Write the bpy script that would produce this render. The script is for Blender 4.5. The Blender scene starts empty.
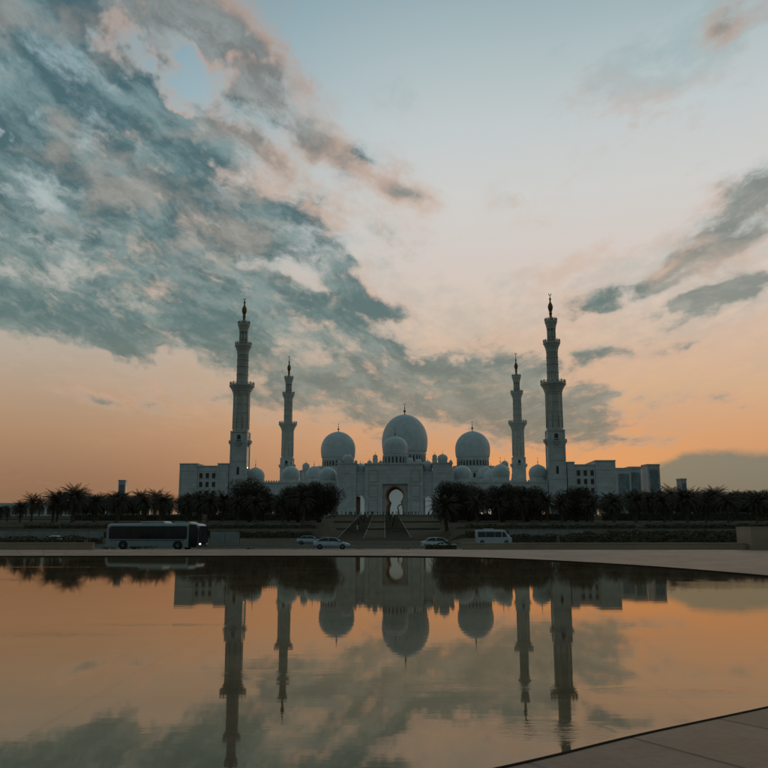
import bpy, bmesh, math, random
from mathutils import Vector, Matrix
from mathutils.geometry import tessellate_polygon
rad = math.radians
PI = math.pi
SC = bpy.context.scene
COL = SC.collection

# ------------------------------------------------------------------ camera
cam = bpy.data.cameras.new('camera')
cam.sensor_width = 36.0
cam.lens = 38.9
cam.clip_start = 0.1
cam.clip_end = 30000
camo = bpy.data.objects.new('camera', cam)
COL.objects.link(camo)
camo.location = (0, 0, 1.7)
camo.rotation_euler = (rad(100.0), 0, 0)
SC.camera = camo
SC.view_settings.view_transform = 'Standard'
SC.view_settings.look = 'None'
SC.view_settings.gamma = 1
SC.view_settings.exposure = 0
SC.view_settings.use_curve_mapping = False

def lin(c):
    c = c / 255.0
    return c / 12.92 if c <= 0.04045 else ((c + 0.055) / 1.055) ** 2.4

def rgb(r, g, b, k=1.0):
    return (lin(r) * k, lin(g) * k, lin(b) * k, 1.0)

# ------------------------------------------------------------------ sky
class NT:
    """small helper for building node trees"""
    def __init__(self, tree):
        self.t = tree
    def n(self, typ, **kw):
        nd = self.t.nodes.new(typ)
        for k, v in kw.items():
            setattr(nd, k, v)
        return nd
    def link(self, a, b):
        self.t.links.new(a, b)
    def put(self, sock, v):
        if isinstance(v, bpy.types.NodeSocket):
            self.link(v, sock)
        elif v is not None:
            sock.default_value = v
    def math(self, op, a, b=None, c=None, clamp=False):
        m = self.n('ShaderNodeMath', operation=op, use_clamp=clamp)
        self.put(m.inputs[0], a); self.put(m.inputs[1], b); self.put(m.inputs[2], c)
        return m.outputs[0]
    def vmath(self, op, a, b=None, scale=None):
        m = self.n('ShaderNodeVectorMath', operation=op)
        self.put(m.inputs[0], a); self.put(m.inputs[1], b)
        if scale is not None: self.put(m.inputs['Scale'], scale)
        return m.outputs[0] if op not in ('LENGTH', 'DOT_PRODUCT', 'DISTANCE') else m.outputs[1]
    def rng(self, v, a, b, c=0.0, d=1.0, smooth=True):
        m = self.n('ShaderNodeMapRange', interpolation_type='SMOOTHSTEP' if smooth else 'LINEAR')
        m.clamp = True
        self.put(m.inputs[0], v)
        for i, x in enumerate((a, b, c, d)):
            self.put(m.inputs[i + 1], x)
        return m.outputs[0]
    def mix(self, f, a, b, blend='MIX'):
        m = self.n('ShaderNodeMix', data_type='RGBA', blend_type=blend)
        self.put(m.inputs[0], f); self.put(m.inputs[6], a); self.put(m.inputs[7], b)
        return m.outputs[2]
    def noise(self, v, scale, detail=6, rough=0.55, dist=0.0, lac=2.0):
        m = self.n('ShaderNodeTexNoise')
        self.put(m.inputs['Vector'], v)
        m.inputs['Scale'].default_value = scale
        m.inputs['Detail'].default_value = detail
        m.inputs['Roughness'].default_value = rough
        m.inputs['Distortion'].default_value = dist
        m.inputs['Lacunarity'].default_value = lac
        return m
    def ramp(self, f, stops):
        m = self.n('ShaderNodeValToRGB')
        el = m.color_ramp.elements
        while len(el) > 1: el.remove(el[-1])
        el[0].position = stops[0][0]; el[0].color = stops[0][1]
        for p, c in stops[1:]:
            e = el.new(p); e.color = c
        self.put(m.inputs[0], f)
        return m.outputs[0]

world = bpy.data.worlds.new('World')
SC.world = world
world.use_nodes = True
wt = world.node_tree
wt.nodes.clear()
W = NT(wt)
gen = W.n('ShaderNodeTexCoord').outputs['Generated']
dirv = W.vmath('NORMALIZE', gen)
sep = W.n('ShaderNodeSeparateXYZ'); W.link(dirv, sep.inputs[0])
dx, dy, dz = sep.outputs
az = W.math('MULTIPLY', W.math('ARCTAN2', dx, dy), 180 / PI)
el = W.math('MULTIPLY', W.math('ARCSINE', dz), 180 / PI)
SUN_AZ, SUN_EL = 14.0, 4.0
def stops(l):
    return [(e / 90.0, rgb(*c)) for e, c in l]
elf = W.math('DIVIDE', el, 90.0, clamp=True)
right_ramp = W.ramp(elf, stops([(0, (176, 122, 88)), (3.4, (196, 142, 102)), (6.1, (208, 156, 114)), (8.9, (211, 172, 136)),
    (11.65, (213, 182, 155)), (14.4, (213, 193, 176)), (18.5, (210, 200, 193)), (22.5, (206, 205, 202)),
    (27, (194, 201, 202)), (31.3, (174, 189, 192)), (34.8, (154, 175, 181)), (50, (108, 138, 150)), (70, (86, 116, 130)), (90, (74, 104, 118))]))
left_ramp = W.ramp(elf, stops([(0, (128, 100, 78)), (3.4, (150, 114, 88)), (6.1, (172, 136, 106)), (8.9, (178, 153, 129)),
    (11.65, (178, 166, 150)), (14.4, (174, 171, 161)), (18.5, (178, 180, 176)), (22.5, (164, 184, 188)),
    (27, (146, 174, 184)), (31.3, (128, 160, 174)), (34.8, (116, 150, 166)), (50, (92, 124, 138)), (70, (76, 108, 122)), (90, (70, 100, 114))]))
base = W.mix(W.rng(az, -24, 6), left_ramp, right_ramp)
# the side of the sky away from the sunset is a dim teal dusk
east = W.ramp(elf, stops([(0, (92, 97, 93)), (10, (97, 108, 107)), (30, (94, 112, 114)), (90, (84, 105, 110))]))
base = W.mix(W.rng(dy, -0.15, 0.7), east, base)
# warm glow low over the horizon where the sun is going down
def glow(a, e, ra, re):
    u = W.math('DIVIDE', W.math('SUBTRACT', az, a), ra)
    v = W.math('DIVIDE', W.math('SUBTRACT', el, e), re)
    r2 = W.math('ADD', W.math('MULTIPLY', u, u), W.math('MULTIPLY', v, v))
    return W.math('POWER', 2.718, W.math('MULTIPLY', r2, -1.0))
base = W.mix(W.math('MULTIPLY', glow(14.0, 4.6, 7.5, 2.3), 0.6), base, rgb(232, 160, 96))
base = W.mix(W.math('MULTIPLY', glow(5.5, 3.8, 5.0, 1.3), 0.6), base, rgb(238, 156, 84))

# cloud layer: noise on a high flat layer, thickened where the banks of cloud stand
zz = W.math('ADD', W.math('MAXIMUM', dz, 0.0), 0.10)
px = W.math('DIVIDE', dx, zz); py = W.math('DIVIDE', dy, zz)
cmb = W.n('ShaderNodeCombineXYZ'); W.link(px, cmb.inputs[0]); W.link(W.math('MULTIPLY', py, 0.55), cmb.inputs[1])
cp = cmb.outputs[0]
warp = W.noise(cp, 2.3, 3, 0.5)
cpw = W.vmath('ADD', cp, W.vmath('SCALE', W.vmath('SUBTRACT', warp.outputs['Color'], (0.5, 0.5, 0.5)), scale=0.18))
n_big = W.noise(cpw, 2.6, 4, 0.5).outputs['Fac']
n_det = W.noise(cpw, 9.5, 9, 0.62).outputs['Fac']
cmb2 = W.n('ShaderNodeCombineXYZ'); W.link(az, cmb2.inputs[0]); W.link(el, cmb2.inputs[1])
ae = cmb2.outputs[0]
wp2 = W.noise(W.vmath('SCALE', ae, scale=0.11), 1.0, 5, 0.6)
aew = W.vmath('ADD', ae, W.vmath('SCALE', W.vmath('SUBTRACT', wp2.outputs['Color'], (0.5, 0.5, 0.5)), scale=3.6))
n_puff = W.noise(W.vmath('MULTIPLY', aew, (0.16, 0.26, 0.0)), 1.0, 8, 0.62).outputs['Fac']
BLOBS = [(-24.9, 28.3, 11.2, 6.2, -35.0, 1.5), (-17.7, 23.7, 8.8, 4.2, -30.0, 1.4), (-22.2, 18.2, 11.9, 4.8, -18.0, 1.4), (-14.0, 16.3, 9.3, 3.6, -28.0, 1.3),
 (-7.7, 13.3, 5.7, 2.9, -20.0, 1.2), (-23.7, 13.9, 8.5, 3.1, 0, 0.6), (-1.7, 12.3, 6.4, 3.0, -20.0, 0.85), (2.2, 9.2, 8.4, 3.0, -8.0, 0.7),
 (-4.5, 8.5, 9.8, 1.9, -3.0, 0.5), (10.1, 8.8, 5.6, 2.6, 0, 0.7), (12.7, 7.0, 6.3, 2.1, 0, 0.65), (-5.0, 26.4, 8.6, 2.9, -33.0, 0.72), (-9.5, 31.0, 5.5, 2.2, -35, 0.5), (-7.5, 18.6, 6.5, 2.2, -28, 0.6),
 (-11.0, 29.1, 4.5, 1.4, -50.0, 0.6), (-10.4, 21.5, 4.4, 1.4, -22.0, 0.8), (-6.1, 20.1, 6.5, 1.5, -25.0, 0.8), (-2.4, 16.6, 2.7, 0.8, -25.0, 0.85),
 (25.5, 20.4, 6.0, 1.9, 15.0, 1.0), (20.6, 16.8, 10.0, 0.95, 14.0, 0.85), (23.6, 14.9, 6.4, 1.1, 22.0, 0.8), (20.2, 14.0, 4.6, 1.0, 20.0, 0.8), (17.5, 15.2, 7.0, 0.5, 12.0, 0.6),
 (17.0, 13.9, 5.0, 0.6, 8.0, 0.6), (14.8, 11.7, 2.1, 0.8, 0, 1.0), (19.7, 11.7, 2.8, 0.4, 4.0, 0.8), (14.1, 16.0, 2.1, 1.4, 0, 0.5),
 (26.5, 33.6, 4.6, 2.2, 35.0, 0.7), (23.5, 31.0, 2.0, 1.2, 35.0, 0.5), (-18.8, 31.2, 4.5, 3.2, -40, 0.6), (-15.1, 32.8, 6.1, 2.4, -20.0, 0.8), (-16.0, 29.1, 1.6, 3.3, 15.0, 0.55), (2.0, 22.9, 2.3, 0.8, 0, 0.6),
 (10.2, 22.5, 3.3, 1.5, 0, 0.35), (-0.3, 19.8, 4.3, 1.4, -30.0, 0.4), (-17.8, 8.3, 5.6, 0.5, -6.0, 0.36), (-12.0, 9.0, 7.7, 0.6, -8.0, 0.40),
 (6.8, 12.6, 4.2, 2.1, 0, 0.35), (21.1, 8.3, 6.3, 0.7, -5.0, 0.4), (14.8, 8.9, 4.2, 0.6, 0, 0.6), (18.5, 5.8, 6.9, 0.4, 0, 0.35), (-2.7, 5.8, 4.2, 0.6, 0, 0.5),
 (-20, 12.6, 9, 1.6, -8, .45), (-9.5, 24.5, 6.5, 1.6, -30, .7), (-13.5, 28.0, 4, 1.2, -45, .5), (0.5, 15.0, 3.5, 0.8, -20, .5), (-4, 14.5, 5, 1.2, -25, .7), (7, 10.5, 5, 1.4, -5, .6),
 (-48, 26, 16, 10, -20, 1.4), (-60, 12, 18, 5, 0, .9), (48, 24, 14, 7, 20, 1.1), (-30, 48, 22, 9, -30, 1.0), (25, 50, 18, 7, 30, .7), (80, 20, 22, 7, 0, .8), (-110, 22, 30, 9, 0, .9)]
# a little of the wander comes from the puffs, so that no bank keeps a round edge
aeb = W.vmath('ADD', ae, W.vmath('SCALE', W.vmath('SUBTRACT', wp2.outputs['Color'], (0.5, 0.5, 0.5)), scale=3.5))
mask = None
for (a, e, ra, re, rot, w) in BLOBS:
    mp = W.n('ShaderNodeMapping', vector_type='TEXTURE')
    W.link(aeb, mp.inputs[0])
    mp.inputs['Location'].default_value = (a, e, 0)
    mp.inputs['Rotation'].default_value = (0, 0, rad(rot))
    mp.inputs['Scale'].default_value = (ra * 1.38, re * 1.45, 1)
    g = W.n('ShaderNodeTexGradient', gradient_type='SPHERICAL')
    W.link(mp.outputs[0], g.inputs[0])
    mask = W.math('MULTIPLY_ADD', g.outputs['Fac'], w * 1.3, mask if mask is not None else 0.0)
mask = W.math('MINIMUM', mask, 1.0)
# torn streaks, running down towards the centre of the horizon on both sides
def streak(rot, sx, sy, off):
    mp = W.n('ShaderNodeMapping', vector_type='POINT')
    W.link(aew, mp.inputs[0]); mp.inputs['Rotation'].default_value = (0, 0, rad(rot)); mp.inputs['Location'].default_value = (off, off, 0)
    mp2 = W.n('ShaderNodeMapping', vector_type='POINT')
    W.link(mp.outputs[0], mp2.inputs[0]); mp2.inputs['Scale'].default_value = (sx, sy, 1)
    return W.noise(mp2.outputs[0], 1.0, 7, 0.6).outputs['Fac']
st_l = streak(30, 0.13, 0.42, 3.0); st_r = streak(-15, 0.10, 0.62, 9.0)
n_str = W.math('ADD', W.math('MULTIPLY', st_l, W.rng(az, 12, 4)), W.math('MULTIPLY', st_r, W.rng(az, 4, 12)))
wide = None
for (a, e, ra, re, rot) in [(-14, 22, 18, 12, -25), (4, 11, 16, 6, -5), (20, 16, 13, 6, 15), (-18, 12, 14, 4, -5), (18, 9, 12, 4, 0), (22, 31, 10, 5, 30)]:
    mp = W.n('ShaderNodeMapping', vector_type='TEXTURE')
    W.link(aeb, mp.inputs[0])
    mp.inputs['Location'].default_value = (a, e, 0); mp.inputs['Rotation'].default_value = (0, 0, rad(rot)); mp.inputs['Scale'].default_value = (ra * 1.4, re * 1.4, 1)
    g = W.n('ShaderNodeTexGradient', gradient_type='SPHERICAL'); W.link(mp.outputs[0], g.inputs[0])
    wide = W.math('MULTIPLY_ADD', g.outputs['Fac'], 1.4, wide if wide is not None else 0.0)
wide = W.math('MINIMUM', wide, 1.0)
ns = W.math('ADD', W.math('MULTIPLY', W.math('SUBTRACT', n_det, 0.5), 1.7), W.math('MULTIPLY', W.math('SUBTRACT', n_big, 0.5), 0.6))
ns = W.math('ADD', ns, W.math('MULTIPLY', W.math('SUBTRACT', n_puff, 0.5), 1.0))
ns = W.math('ADD', ns, W.math('MULTIPLY', W.math('SUBTRACT', n_str, 0.5), 1.9))
raw = W.math('ADD', W.math('MULTIPLY', mask, 1.15), W.math('MULTIPLY', ns, W.rng(mask, 0.0, 0.35, 0.35, 1.0)))
dens = W.rng(raw, -0.02, 1.12)
thick = W.rng(W.math('ADD', raw, W.math('MULTIPLY', W.math('SUBTRACT', n_puff, 0.5), 0.9)), 0.40, 1.20)
shade = W.rng(W.math('ADD', W.math('MULTIPLY', n_det, 0.55), W.math('SUBTRACT', 0.95, W.math('MULTIPLY', n_str, 0.95))), 0.62, 0.92)
# peach lit edges, paler and greyer higher up
n_lit = W.noise(W.vmath('MULTIPLY', aew, (0.19, 0.33, 0.0)), 1.0, 5, 0.6).outputs['Fac']
boost = None
for (a, e, ra, re, k) in [(26, 33, 8, 5, .5), (-13, 33, 9, 3.2, .34), (-4, 26, 8, 4, .27), (-19.5, 22.5, 3.5, 1.8, .28), (-10, 20.5, 5, 3, .16), (-24, 31, 5, 3, .14), (21, 18, 9, 5, .13), (2, 23, 4, 2, .3), (10, 22.5, 5, 3, .3), (-8, 29, 5, 3, .1)]:
    boost = W.math('MULTIPLY_ADD', glow(a, e, ra, re), k, boost if boost is not None else 0.0)
lit = W.math('MULTIPLY', W.rng(W.math('ADD', W.math('ADD', n_lit, boost), W.math('MULTIPLY', W.math('SUBTRACT', n_det, 0.5), 0.35)), 0.53, 0.76), 0.85)
peach = W.ramp(elf, stops([(0, (204, 134, 92)), (6, (210, 158, 122)), (12, (202, 174, 154)), (20, (206, 178, 160)), (30, (186, 160, 146)), (60, (120, 130, 134)), (90, (90, 108, 116))]))
white = W.ramp(elf, stops([(0, (190, 142, 108)), (10, (188, 168, 150)), (20, (176, 186, 184)), (30, (150, 174, 178)), (90, (96, 120, 130))]))
edge = W.mix(W.rng(n_big, 0.46, 0.60), white, peach)
body_dark = W.ramp(elf, stops([(0, (112, 96, 84)), (4, (120, 116, 104)), (9, (118, 124, 116)), (14, (84, 112, 112)), (20, (70, 99, 103)), (30, (66, 97, 104)), (60, (64, 90, 98)), (90, (60, 86, 94))]))
body_light = W.ramp(elf, stops([(0, (150, 116, 92)), (4, (150, 134, 116)), (9, (142, 144, 134)), (14, (128, 146, 142)), (20, (124, 146, 146)), (30, (118, 144, 148)), (60, (80, 108, 116)), (90, (70, 98, 106))]))
body = W.mix(shade, body_dark, body_light)
body = W.mix(W.rng(az, 12, 22, 0.0, 0.45), body, rgb(168, 162, 150))
cloud = W.mix(W.math('MULTIPLY', lit, W.rng(mask, 1.0, 0.55, 0.35, 1.0)), W.mix(thick, edge, body), peach)
sky = W.mix(W.math('MULTIPLY', dens, 0.94), base, W.mix(W.rng(dy, -0.2, 0.5), W.mix(0.5, east, body), cloud))
# thin torn veil between and around the banks
veil = W.rng(W.math('ADD', W.math('ADD', W.math('ADD', W.math('MULTIPLY', n_puff, 0.5), W.math('MULTIPLY', n_str, 0.5)), W.math('MULTIPLY', W.math('SUBTRACT', n_det, 0.5), 0.9)), W.math('MULTIPLY', wide, 0.36)), 0.64, 0.98)
veil = W.math('MULTIPLY', W.math('MULTIPLY', veil, 0.55), W.math('SUBTRACT', 1.0, dens))
veil = W.math('MULTIPLY', veil, W.math('MULTIPLY', W.rng(dy, 0.0, 0.5), W.rng(el, 7, 14, 0.35, 1.0)))
sky = W.mix(veil, sky, edge)
# grey bank standing on the right-hand horizon
bank_top = W.math('ADD', W.math('MULTIPLY', W.math('SUBTRACT', az, 17.0), 0.50), W.math('MULTIPLY', W.math('SUBTRACT', n_puff, 0.5), 2.4))
bank_top = W.math('MINIMUM', W.math('ADD', bank_top, 3.5), W.math('ADD', 4.9, W.math('MULTIPLY', W.math('SUBTRACT', n_puff, 0.5), 1.6)))
bank = W.math('MULTIPLY', W.rng(W.math('SUBTRACT', el, bank_top), 0.35, -0.35), W.rng(az, 10, 16))
bank = W.math('MULTIPLY', bank, W.rng(az, 90, 60))
sky = W.mix(W.math('MULTIPLY', bank, 0.9), sky, W.mix(W.rng(el, 1, 5), rgb(108, 110, 96), rgb(118, 121, 108)))
# the physical twilight sky adds its own faint scatter
nish = W.n('ShaderNodeTexSky', sky_type='NISHITA')
nish.sun_disc = False
nish.sun_elevation = rad(SUN_EL)
nish.sun_rotation = rad(SUN_AZ)
bg = W.n('ShaderNodeBackground'); W.link(sky, bg.inputs[0]); bg.inputs[1].default_value = 1.0
bg2 = W.n('ShaderNodeBackground'); W.link(nish.outputs[0], bg2.inputs[0]); bg2.inputs[1].default_value = 0.0008
ad = W.n('ShaderNodeAddShader'); W.link(bg.outputs[0], ad.inputs[0]); W.link(bg2.outputs[0], ad.inputs[1])
wo = W.n('ShaderNodeOutputWorld'); W.link(ad.outputs[0], wo.inputs[0])
world.cycles.sampling_method = 'MANUAL'
world.cycles.sample_map_resolution = 512

# ------------------------------------------------------------------ sun (nearly down, behind the mosque)
sun = bpy.data.lights.new('sun', 'SUN')
sun.energy = 0.12
sun.angle = rad(0.5)
sun.color = (1.0, 0.62, 0.36)
suno = bpy.data.objects.new('sun', sun)
COL.objects.link(suno)
sd = Vector((math.sin(rad(SUN_AZ)) * math.cos(rad(SUN_EL)), math.cos(rad(SUN_AZ)) * math.cos(rad(SUN_EL)), math.sin(rad(SUN_EL))))
suno.rotation_euler = sd.to_track_quat('Z', 'Y').to_euler()

# ------------------------------------------------------------------ materials
def mat(name):
    m = bpy.data.materials.new(name)
    m.use_nodes = True
    t = NT(m.node_tree)
    return m, t, m.node_tree.nodes['Principled BSDF']

def simple(name, col, rough=0.6, metal=0.0, var=0.15, scale=1.5, coat=0.0, bump=0.0, spec=0.5):
    m, t, b = mat(name)
    tc = t.n('ShaderNodeTexCoord').outputs['Object']
    nz = t.noise(tc, scale, 6, 0.6).outputs['Fac']
    c0 = (col[0] * (1 - var), col[1] * (1 - var), col[2] * (1 - var), 1)
    c1 = (min(1, col[0] * (1 + var)), min(1, col[1] * (1 + var)), min(1, col[2] * (1 + var)), 1)
    t.link(t.mix(t.rng(nz, 0.3, 0.7), c0, c1), b.inputs['Base Color'])
    t.link(t.rng(nz, 0.2, 0.8, max(0, rough - 0.08), min(1, rough + 0.08)), b.inputs['Roughness'])
    b.inputs['Metallic'].default_value = metal
    b.inputs['Coat Weight'].default_value = coat
    b.inputs['Specular IOR Level'].default_value = spec
    if bump:
        bp = t.n('ShaderNodeBump'); bp.inputs['Strength'].default_value = bump
        t.link(nz, bp.inputs['Height']); t.link(bp.outputs[0], b.inputs['Normal'])
    return m

def panelled(name, col, bw, bh, mortar=0.03, var=0.06, rough=0.5):
    """stone cladding: courses on whichever way the wall faces"""
    m, t, b = mat(name)
    tc = t.n('ShaderNodeTexCoord').outputs['Object']
    s = t.n('ShaderNodeSeparateXYZ'); t.link(tc, s.inputs[0])
    c = t.n('ShaderNodeCombineXYZ')
    t.link(t.math('ADD', s.outputs[0], s.outputs[1]), c.inputs[0]); t.link(s.outputs[2], c.inputs[1])
    br = t.n('ShaderNodeTexBrick')
    t.link(c.outputs[0], br.inputs['Vector'])
    br.inputs['Scale'].default_value = 1.0
    br.inputs['Brick Width'].default_value = bw; br.inputs['Row Height'].default_value = bh
    br.inputs['Mortar Size'].default_value = mortar
    br.inputs['Color1'].default_value = (col[0] * (1 - var), col[1] * (1 - var), col[2] * (1 - var), 1)
    br.inputs['Color2'].default_value = (col[0] * (1 + var), col[1] * (1 + var), col[2] * (1 + var), 1)
    br.inputs['Mortar'].default_value = (col[0] * .72, col[1] * .72, col[2] * .72, 1)
    nz = t.noise(tc, 0.25, 7, 0.65).outputs['Fac']
    v = t.rng(nz, 0.3, 0.7, 0.88, 1.05)
    cv = t.n('ShaderNodeCombineXYZ')
    for i in range(3): t.link(v, cv.inputs[i])
    t.link(t.mix(1.0, br.outputs['Color'], cv.outputs[0], 'MULTIPLY'), b.inputs['Base Color'])
    b.inputs['Roughness'].default_value = rough
    return m

def emit(name, col, strength):
    m, t, b = mat(name)
    b.inputs['Base Color'].default_value = (col[0] * .5, col[1] * .5, col[2] * .5, 1)
    b.inputs['Emission Color'].default_value = (*col, 1)
    b.inputs['Emission Strength'].default_value = strength
    return m

M = {}
M['marble'] = panelled('white_marble', (0.57, 0.595, 0.59), 3.2, 1.9, 0.05)
M['dome'] = panelled('dome_marble', (0.55, 0.60, 0.61), 2.2, 1.1, 0.02, 0.04)
M['tan_marble'] = panelled('shaft_stone', (0.50, 0.49, 0.44), 1.6, 1.5, 0.06)
M['inlay'] = simple('red_brown_inlay', (0.40, 0.17, 0.11), 0.5, scale=2.0)
M['inlay_pale'] = simple('sand_inlay', (0.46, 0.38, 0.30), 0.5, scale=1.2)
M['gold'] = simple('gilded_metal', (0.17, 0.105, 0.05), 0.4, 0.7)
M['pane'] = simple('dark_glass', (0.018, 0.02, 0.022), 0.12, var=0.3, scale=0.4)
M['gloom'] = simple('shaded_lattice', (0.05, 0.055, 0.055), 0.6)
M['concrete'] = panelled('tower_concrete', (0.42, 0.43, 0.43), 3.0, 3.2, 0.08)
M['glass_wall'] = panelled('curtain_glass', (0.16, 0.20, 0.215), 1.6, 1.9, 0.10, 0.3, 0.2)
M['passage_glow'] = emit('passage_view_glow', (0.62, 0.80, 0.80), 0.13)  # added glow standing in for the brightness seen through the open arches
M['glow_warm'] = emit('warm_lamp_light', (1.0, 0.62, 0.32), 0.55)
M['glow_white'] = emit('white_lamp_light', (1.0, 0.86, 0.70), 0.85)
M['glow_blue'] = emit('blue_lamp_light', (0.55, 0.72, 1.0), 0.35)
M['headlamp'] = emit('headlamp_light', (1.0, 0.93, 0.82), 1.0)
M['stone_wall'] = panelled('plaza_wall_stone', (0.37, 0.28, 0.20), 1.8, 0.33, 0.008, 0.08)
M['retaining'] = panelled('terrace_wall_stone', (0.22, 0.18, 0.14), 2.4, 0.5, 0.01, 0.1)
M['white_panel'] = simple('white_hoarding', (0.26, 0.28, 0.27), 0.6, scale=0.6)
M['hedge'] = simple('hedge_leaves', (0.085, 0.072, 0.040), 0.8, var=0.5, scale=3.0)
M['leaf'] = simple('leaf', (0.078, 0.062, 0.042), 0.7, var=0.5, scale=0.8, spec=0.2)
M['frond'] = simple('palm_frond', (0.075, 0.058, 0.038), 0.65, var=0.45, scale=0.6, spec=0.2)
M['bark'] = simple('bark', (0.10, 0.072, 0.05), 0.9, var=0.4, scale=4.0)
M['tyre'] = simple('tyre_rubber', (0.015, 0.015, 0.015), 0.8)
M['rim'] = simple('wheel_rim', (0.35, 0.35, 0.36), 0.3, 0.9)
M['paint_white'] = simple('white_paint', (0.48, 0.53, 0.56), 0.35, coat=0.6, var=0.05)
M['paint_silver'] = simple('silver_paint', (0.36, 0.42, 0.46), 0.3, 0.4, coat=0.6, var=0.05)
M['paint_dark'] = simple('dark_paint', (0.03, 0.032, 0.035), 0.3, coat=0.6, var=0.05)
M['bus_paint'] = simple('bus_paint', (0.26, 0.31, 0.31), 0.35, coat=0.4, var=0.06)
M['black_trim'] = simple('black_trim', (0.014, 0.014, 0.014), 0.45)
M['tail'] = simple('tail_lens', (0.25, 0.02, 0.015), 0.25)
M['lens'] = simple('lamp_lens', (0.55, 0.55, 0.52), 0.15)
M['skin'] = simple('skin', (0.28, 0.17, 0.11), 0.6)
M['cloth_dark'] = simple('dark_cloth', (0.02, 0.02, 0.022), 0.85)
M['cloth_white'] = simple('white_cloth', (0.5, 0.5, 0.48), 0.85)
M['cloth_blue'] = simple('blue_cloth', (0.05, 0.07, 0.12), 0.85)
M['cloth_red'] = simple('rust_cloth', (0.16, 0.05, 0.035), 0.85)
M['steel'] = simple('painted_steel', (0.09, 0.09, 0.09), 0.5, 0.3)

# ------------------------------------------------------------------ mesh helpers
class MB:
    def __init__(self):
        self.b = bmesh.new()
    def face(self, pts, smooth=False):
        f = self.b.faces.new([self.b.verts.new(p) for p in pts]); f.smooth = smooth
        return f
    def box(self, x0, x1, y0, y1, z0, z1):
        v = [self.b.verts.new((x, y, z)) for x in (x0, x1) for y in (y0, y1) for z in (z0, z1)]
        for q in ((0, 1, 3, 2), (4, 6, 7, 5), (0, 4, 5, 1), (2, 3, 7, 6), (0, 2, 6, 4), (1, 5, 7, 3)):
            self.b.faces.new([v[i] for i in q])
        return self
    def lathe(self, prof, n=32, c=(0, 0), smooth=True, phase=0.0, sy=1.0):
        rings = []
        for r, z in prof:
            rings.append([self.b.verts.new((c[0] + max(r, 0.0005) * math.cos(phase + 2 * PI * i / n), c[1] + sy * max(r, 0.0005) * math.sin(phase + 2 * PI * i / n), z)) for i in range(n)])
        for a, b in zip(rings, rings[1:]):
            for i in range(n):
                f = self.b.faces.new((a[i], a[(i + 1) % n], b[(i + 1) % n], b[i])); f.smooth = smooth
        self.b.faces.new(rings[0][::-1]); self.b.faces.new(rings[-1])
        return self
    def tube(self, pts, rads, n=8, smooth=True):
        pts = [Vector(p) for p in pts]
        rings = []
        for i, p in enumerate(pts):
            d = (pts[min(i + 1, len(pts) - 1)] - pts[max(i - 1, 0)]).normalized()
            a = d.orthogonal().normalized() if i == 0 else (a - d * a.dot(d)).normalized()
            b = d.cross(a)
            r = rads[i] if isinstance(rads, (list, tuple)) else rads
            rings.append([self.b.verts.new(p + (a * math.cos(2 * PI * k / n) + b * math.sin(2 * PI * k / n)) * r) for k in range(n)])
        for A, B in zip(rings, rings[1:]):
            for i in range(n):
                f = self.b.faces.new((A[i], A[(i + 1) % n], B[(i + 1) % n], B[i])); f.smooth = smooth
        self.b.faces.new(rings[0][::-1]); self.b.faces.new(rings[-1])
        return self
    def slab(self, outer, holes, y0, y1):
        """upright wall (x,z outline with holes) of thickness y0..y1"""
        loops = [outer] + holes
        polys = [[Vector((x, z, 0)) for x, z in l] for l in loops]
        tris = tessellate_polygon(polys)
        flat = [p for l in loops for p in l]
        fr = [self.b.verts.new((x, y0, z)) for x, z in flat]
        bk = [self.b.verts.new((x, y1, z)) for x, z in flat]
        for t in tris:
            self.b.faces.new([fr[i] for i in t]); self.b.faces.new([bk[i] for i in t][::-1])
        o = 0
        for l in loops:
            k = len(l)
            for i in range(k):
                a, b = o + i, o + (i + 1) % k
                self.b.faces.new((fr[a], fr[b], bk[b], bk[a]))
            o += k
        return self
    def ribbon(self, outer, inner, y0, y1):
        """ring between two x,z outlines with the same number of points"""
        k = len(outer)
        V = [[self.b.verts.new((x, y, z)) for x, z in l] for y in (y0, y1) for l in (outer, inner)]
        of, inf, ob, ib = V
        for i in range(k):
            j = (i + 1) % k
            self.b.faces.new((of[i], of[j], inf[j], inf[i])); self.b.faces.new((ob[i], ib[i], ib[j], ob[j]))
            self.b.faces.new((of[i], ob[i], ob[j], of[j])); self.b.faces.new((inf[i], inf[j], ib[j], ib[i]))
        return self
    def build(self, name, m, parent=None, loc=(0, 0, 0), rz=0.0, bevel=0.0, recalc=True):
        if recalc: bmesh.ops.recalc_face_normals(self.b, faces=self.b.faces)
        me = bpy.data.meshes.new(name)
        self.b.to_mesh(me); self.b.free()
        for x in (m if isinstance(m, list) else [m]): me.materials.append(x)
        o = bpy.data.objects.new(name, me)
        COL.objects.link(o)
        o.location = loc; o.rotation_euler = (0, 0, rz)
        if parent: o.parent = parent
        if bevel:
            md = o.modifiers.new('bevel', 'BEVEL'); md.width = bevel; md.segments = 2; md.limit_method = 'ANGLE'
        return o

def tag(o, label=None, cat=None, group=None, kind=None):
    if label: o['label'] = label
    if cat: o['category'] = cat
    if group: o['group'] = group
    if kind: o['kind'] = kind
    return o

def empty(name, loc=(0, 0, 0), rz=0.0, parent=None):
    o = bpy.data.objects.new(name, None)
    COL.objects.link(o)
    o.location = loc; o.rotation_euler = (0, 0, rz)
    o.empty_display_size = 0.5
    if parent: o.parent = parent
    return o

KIDS = {}
def copy_tree(o, parent=None):
    c = o.copy(); COL.objects.link(c); c.parent = parent
    for ch in KIDS.setdefault(o.name, [x for x in bpy.data.objects if x.parent == o]):
        copy_tree(ch, c)
    return c

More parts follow.
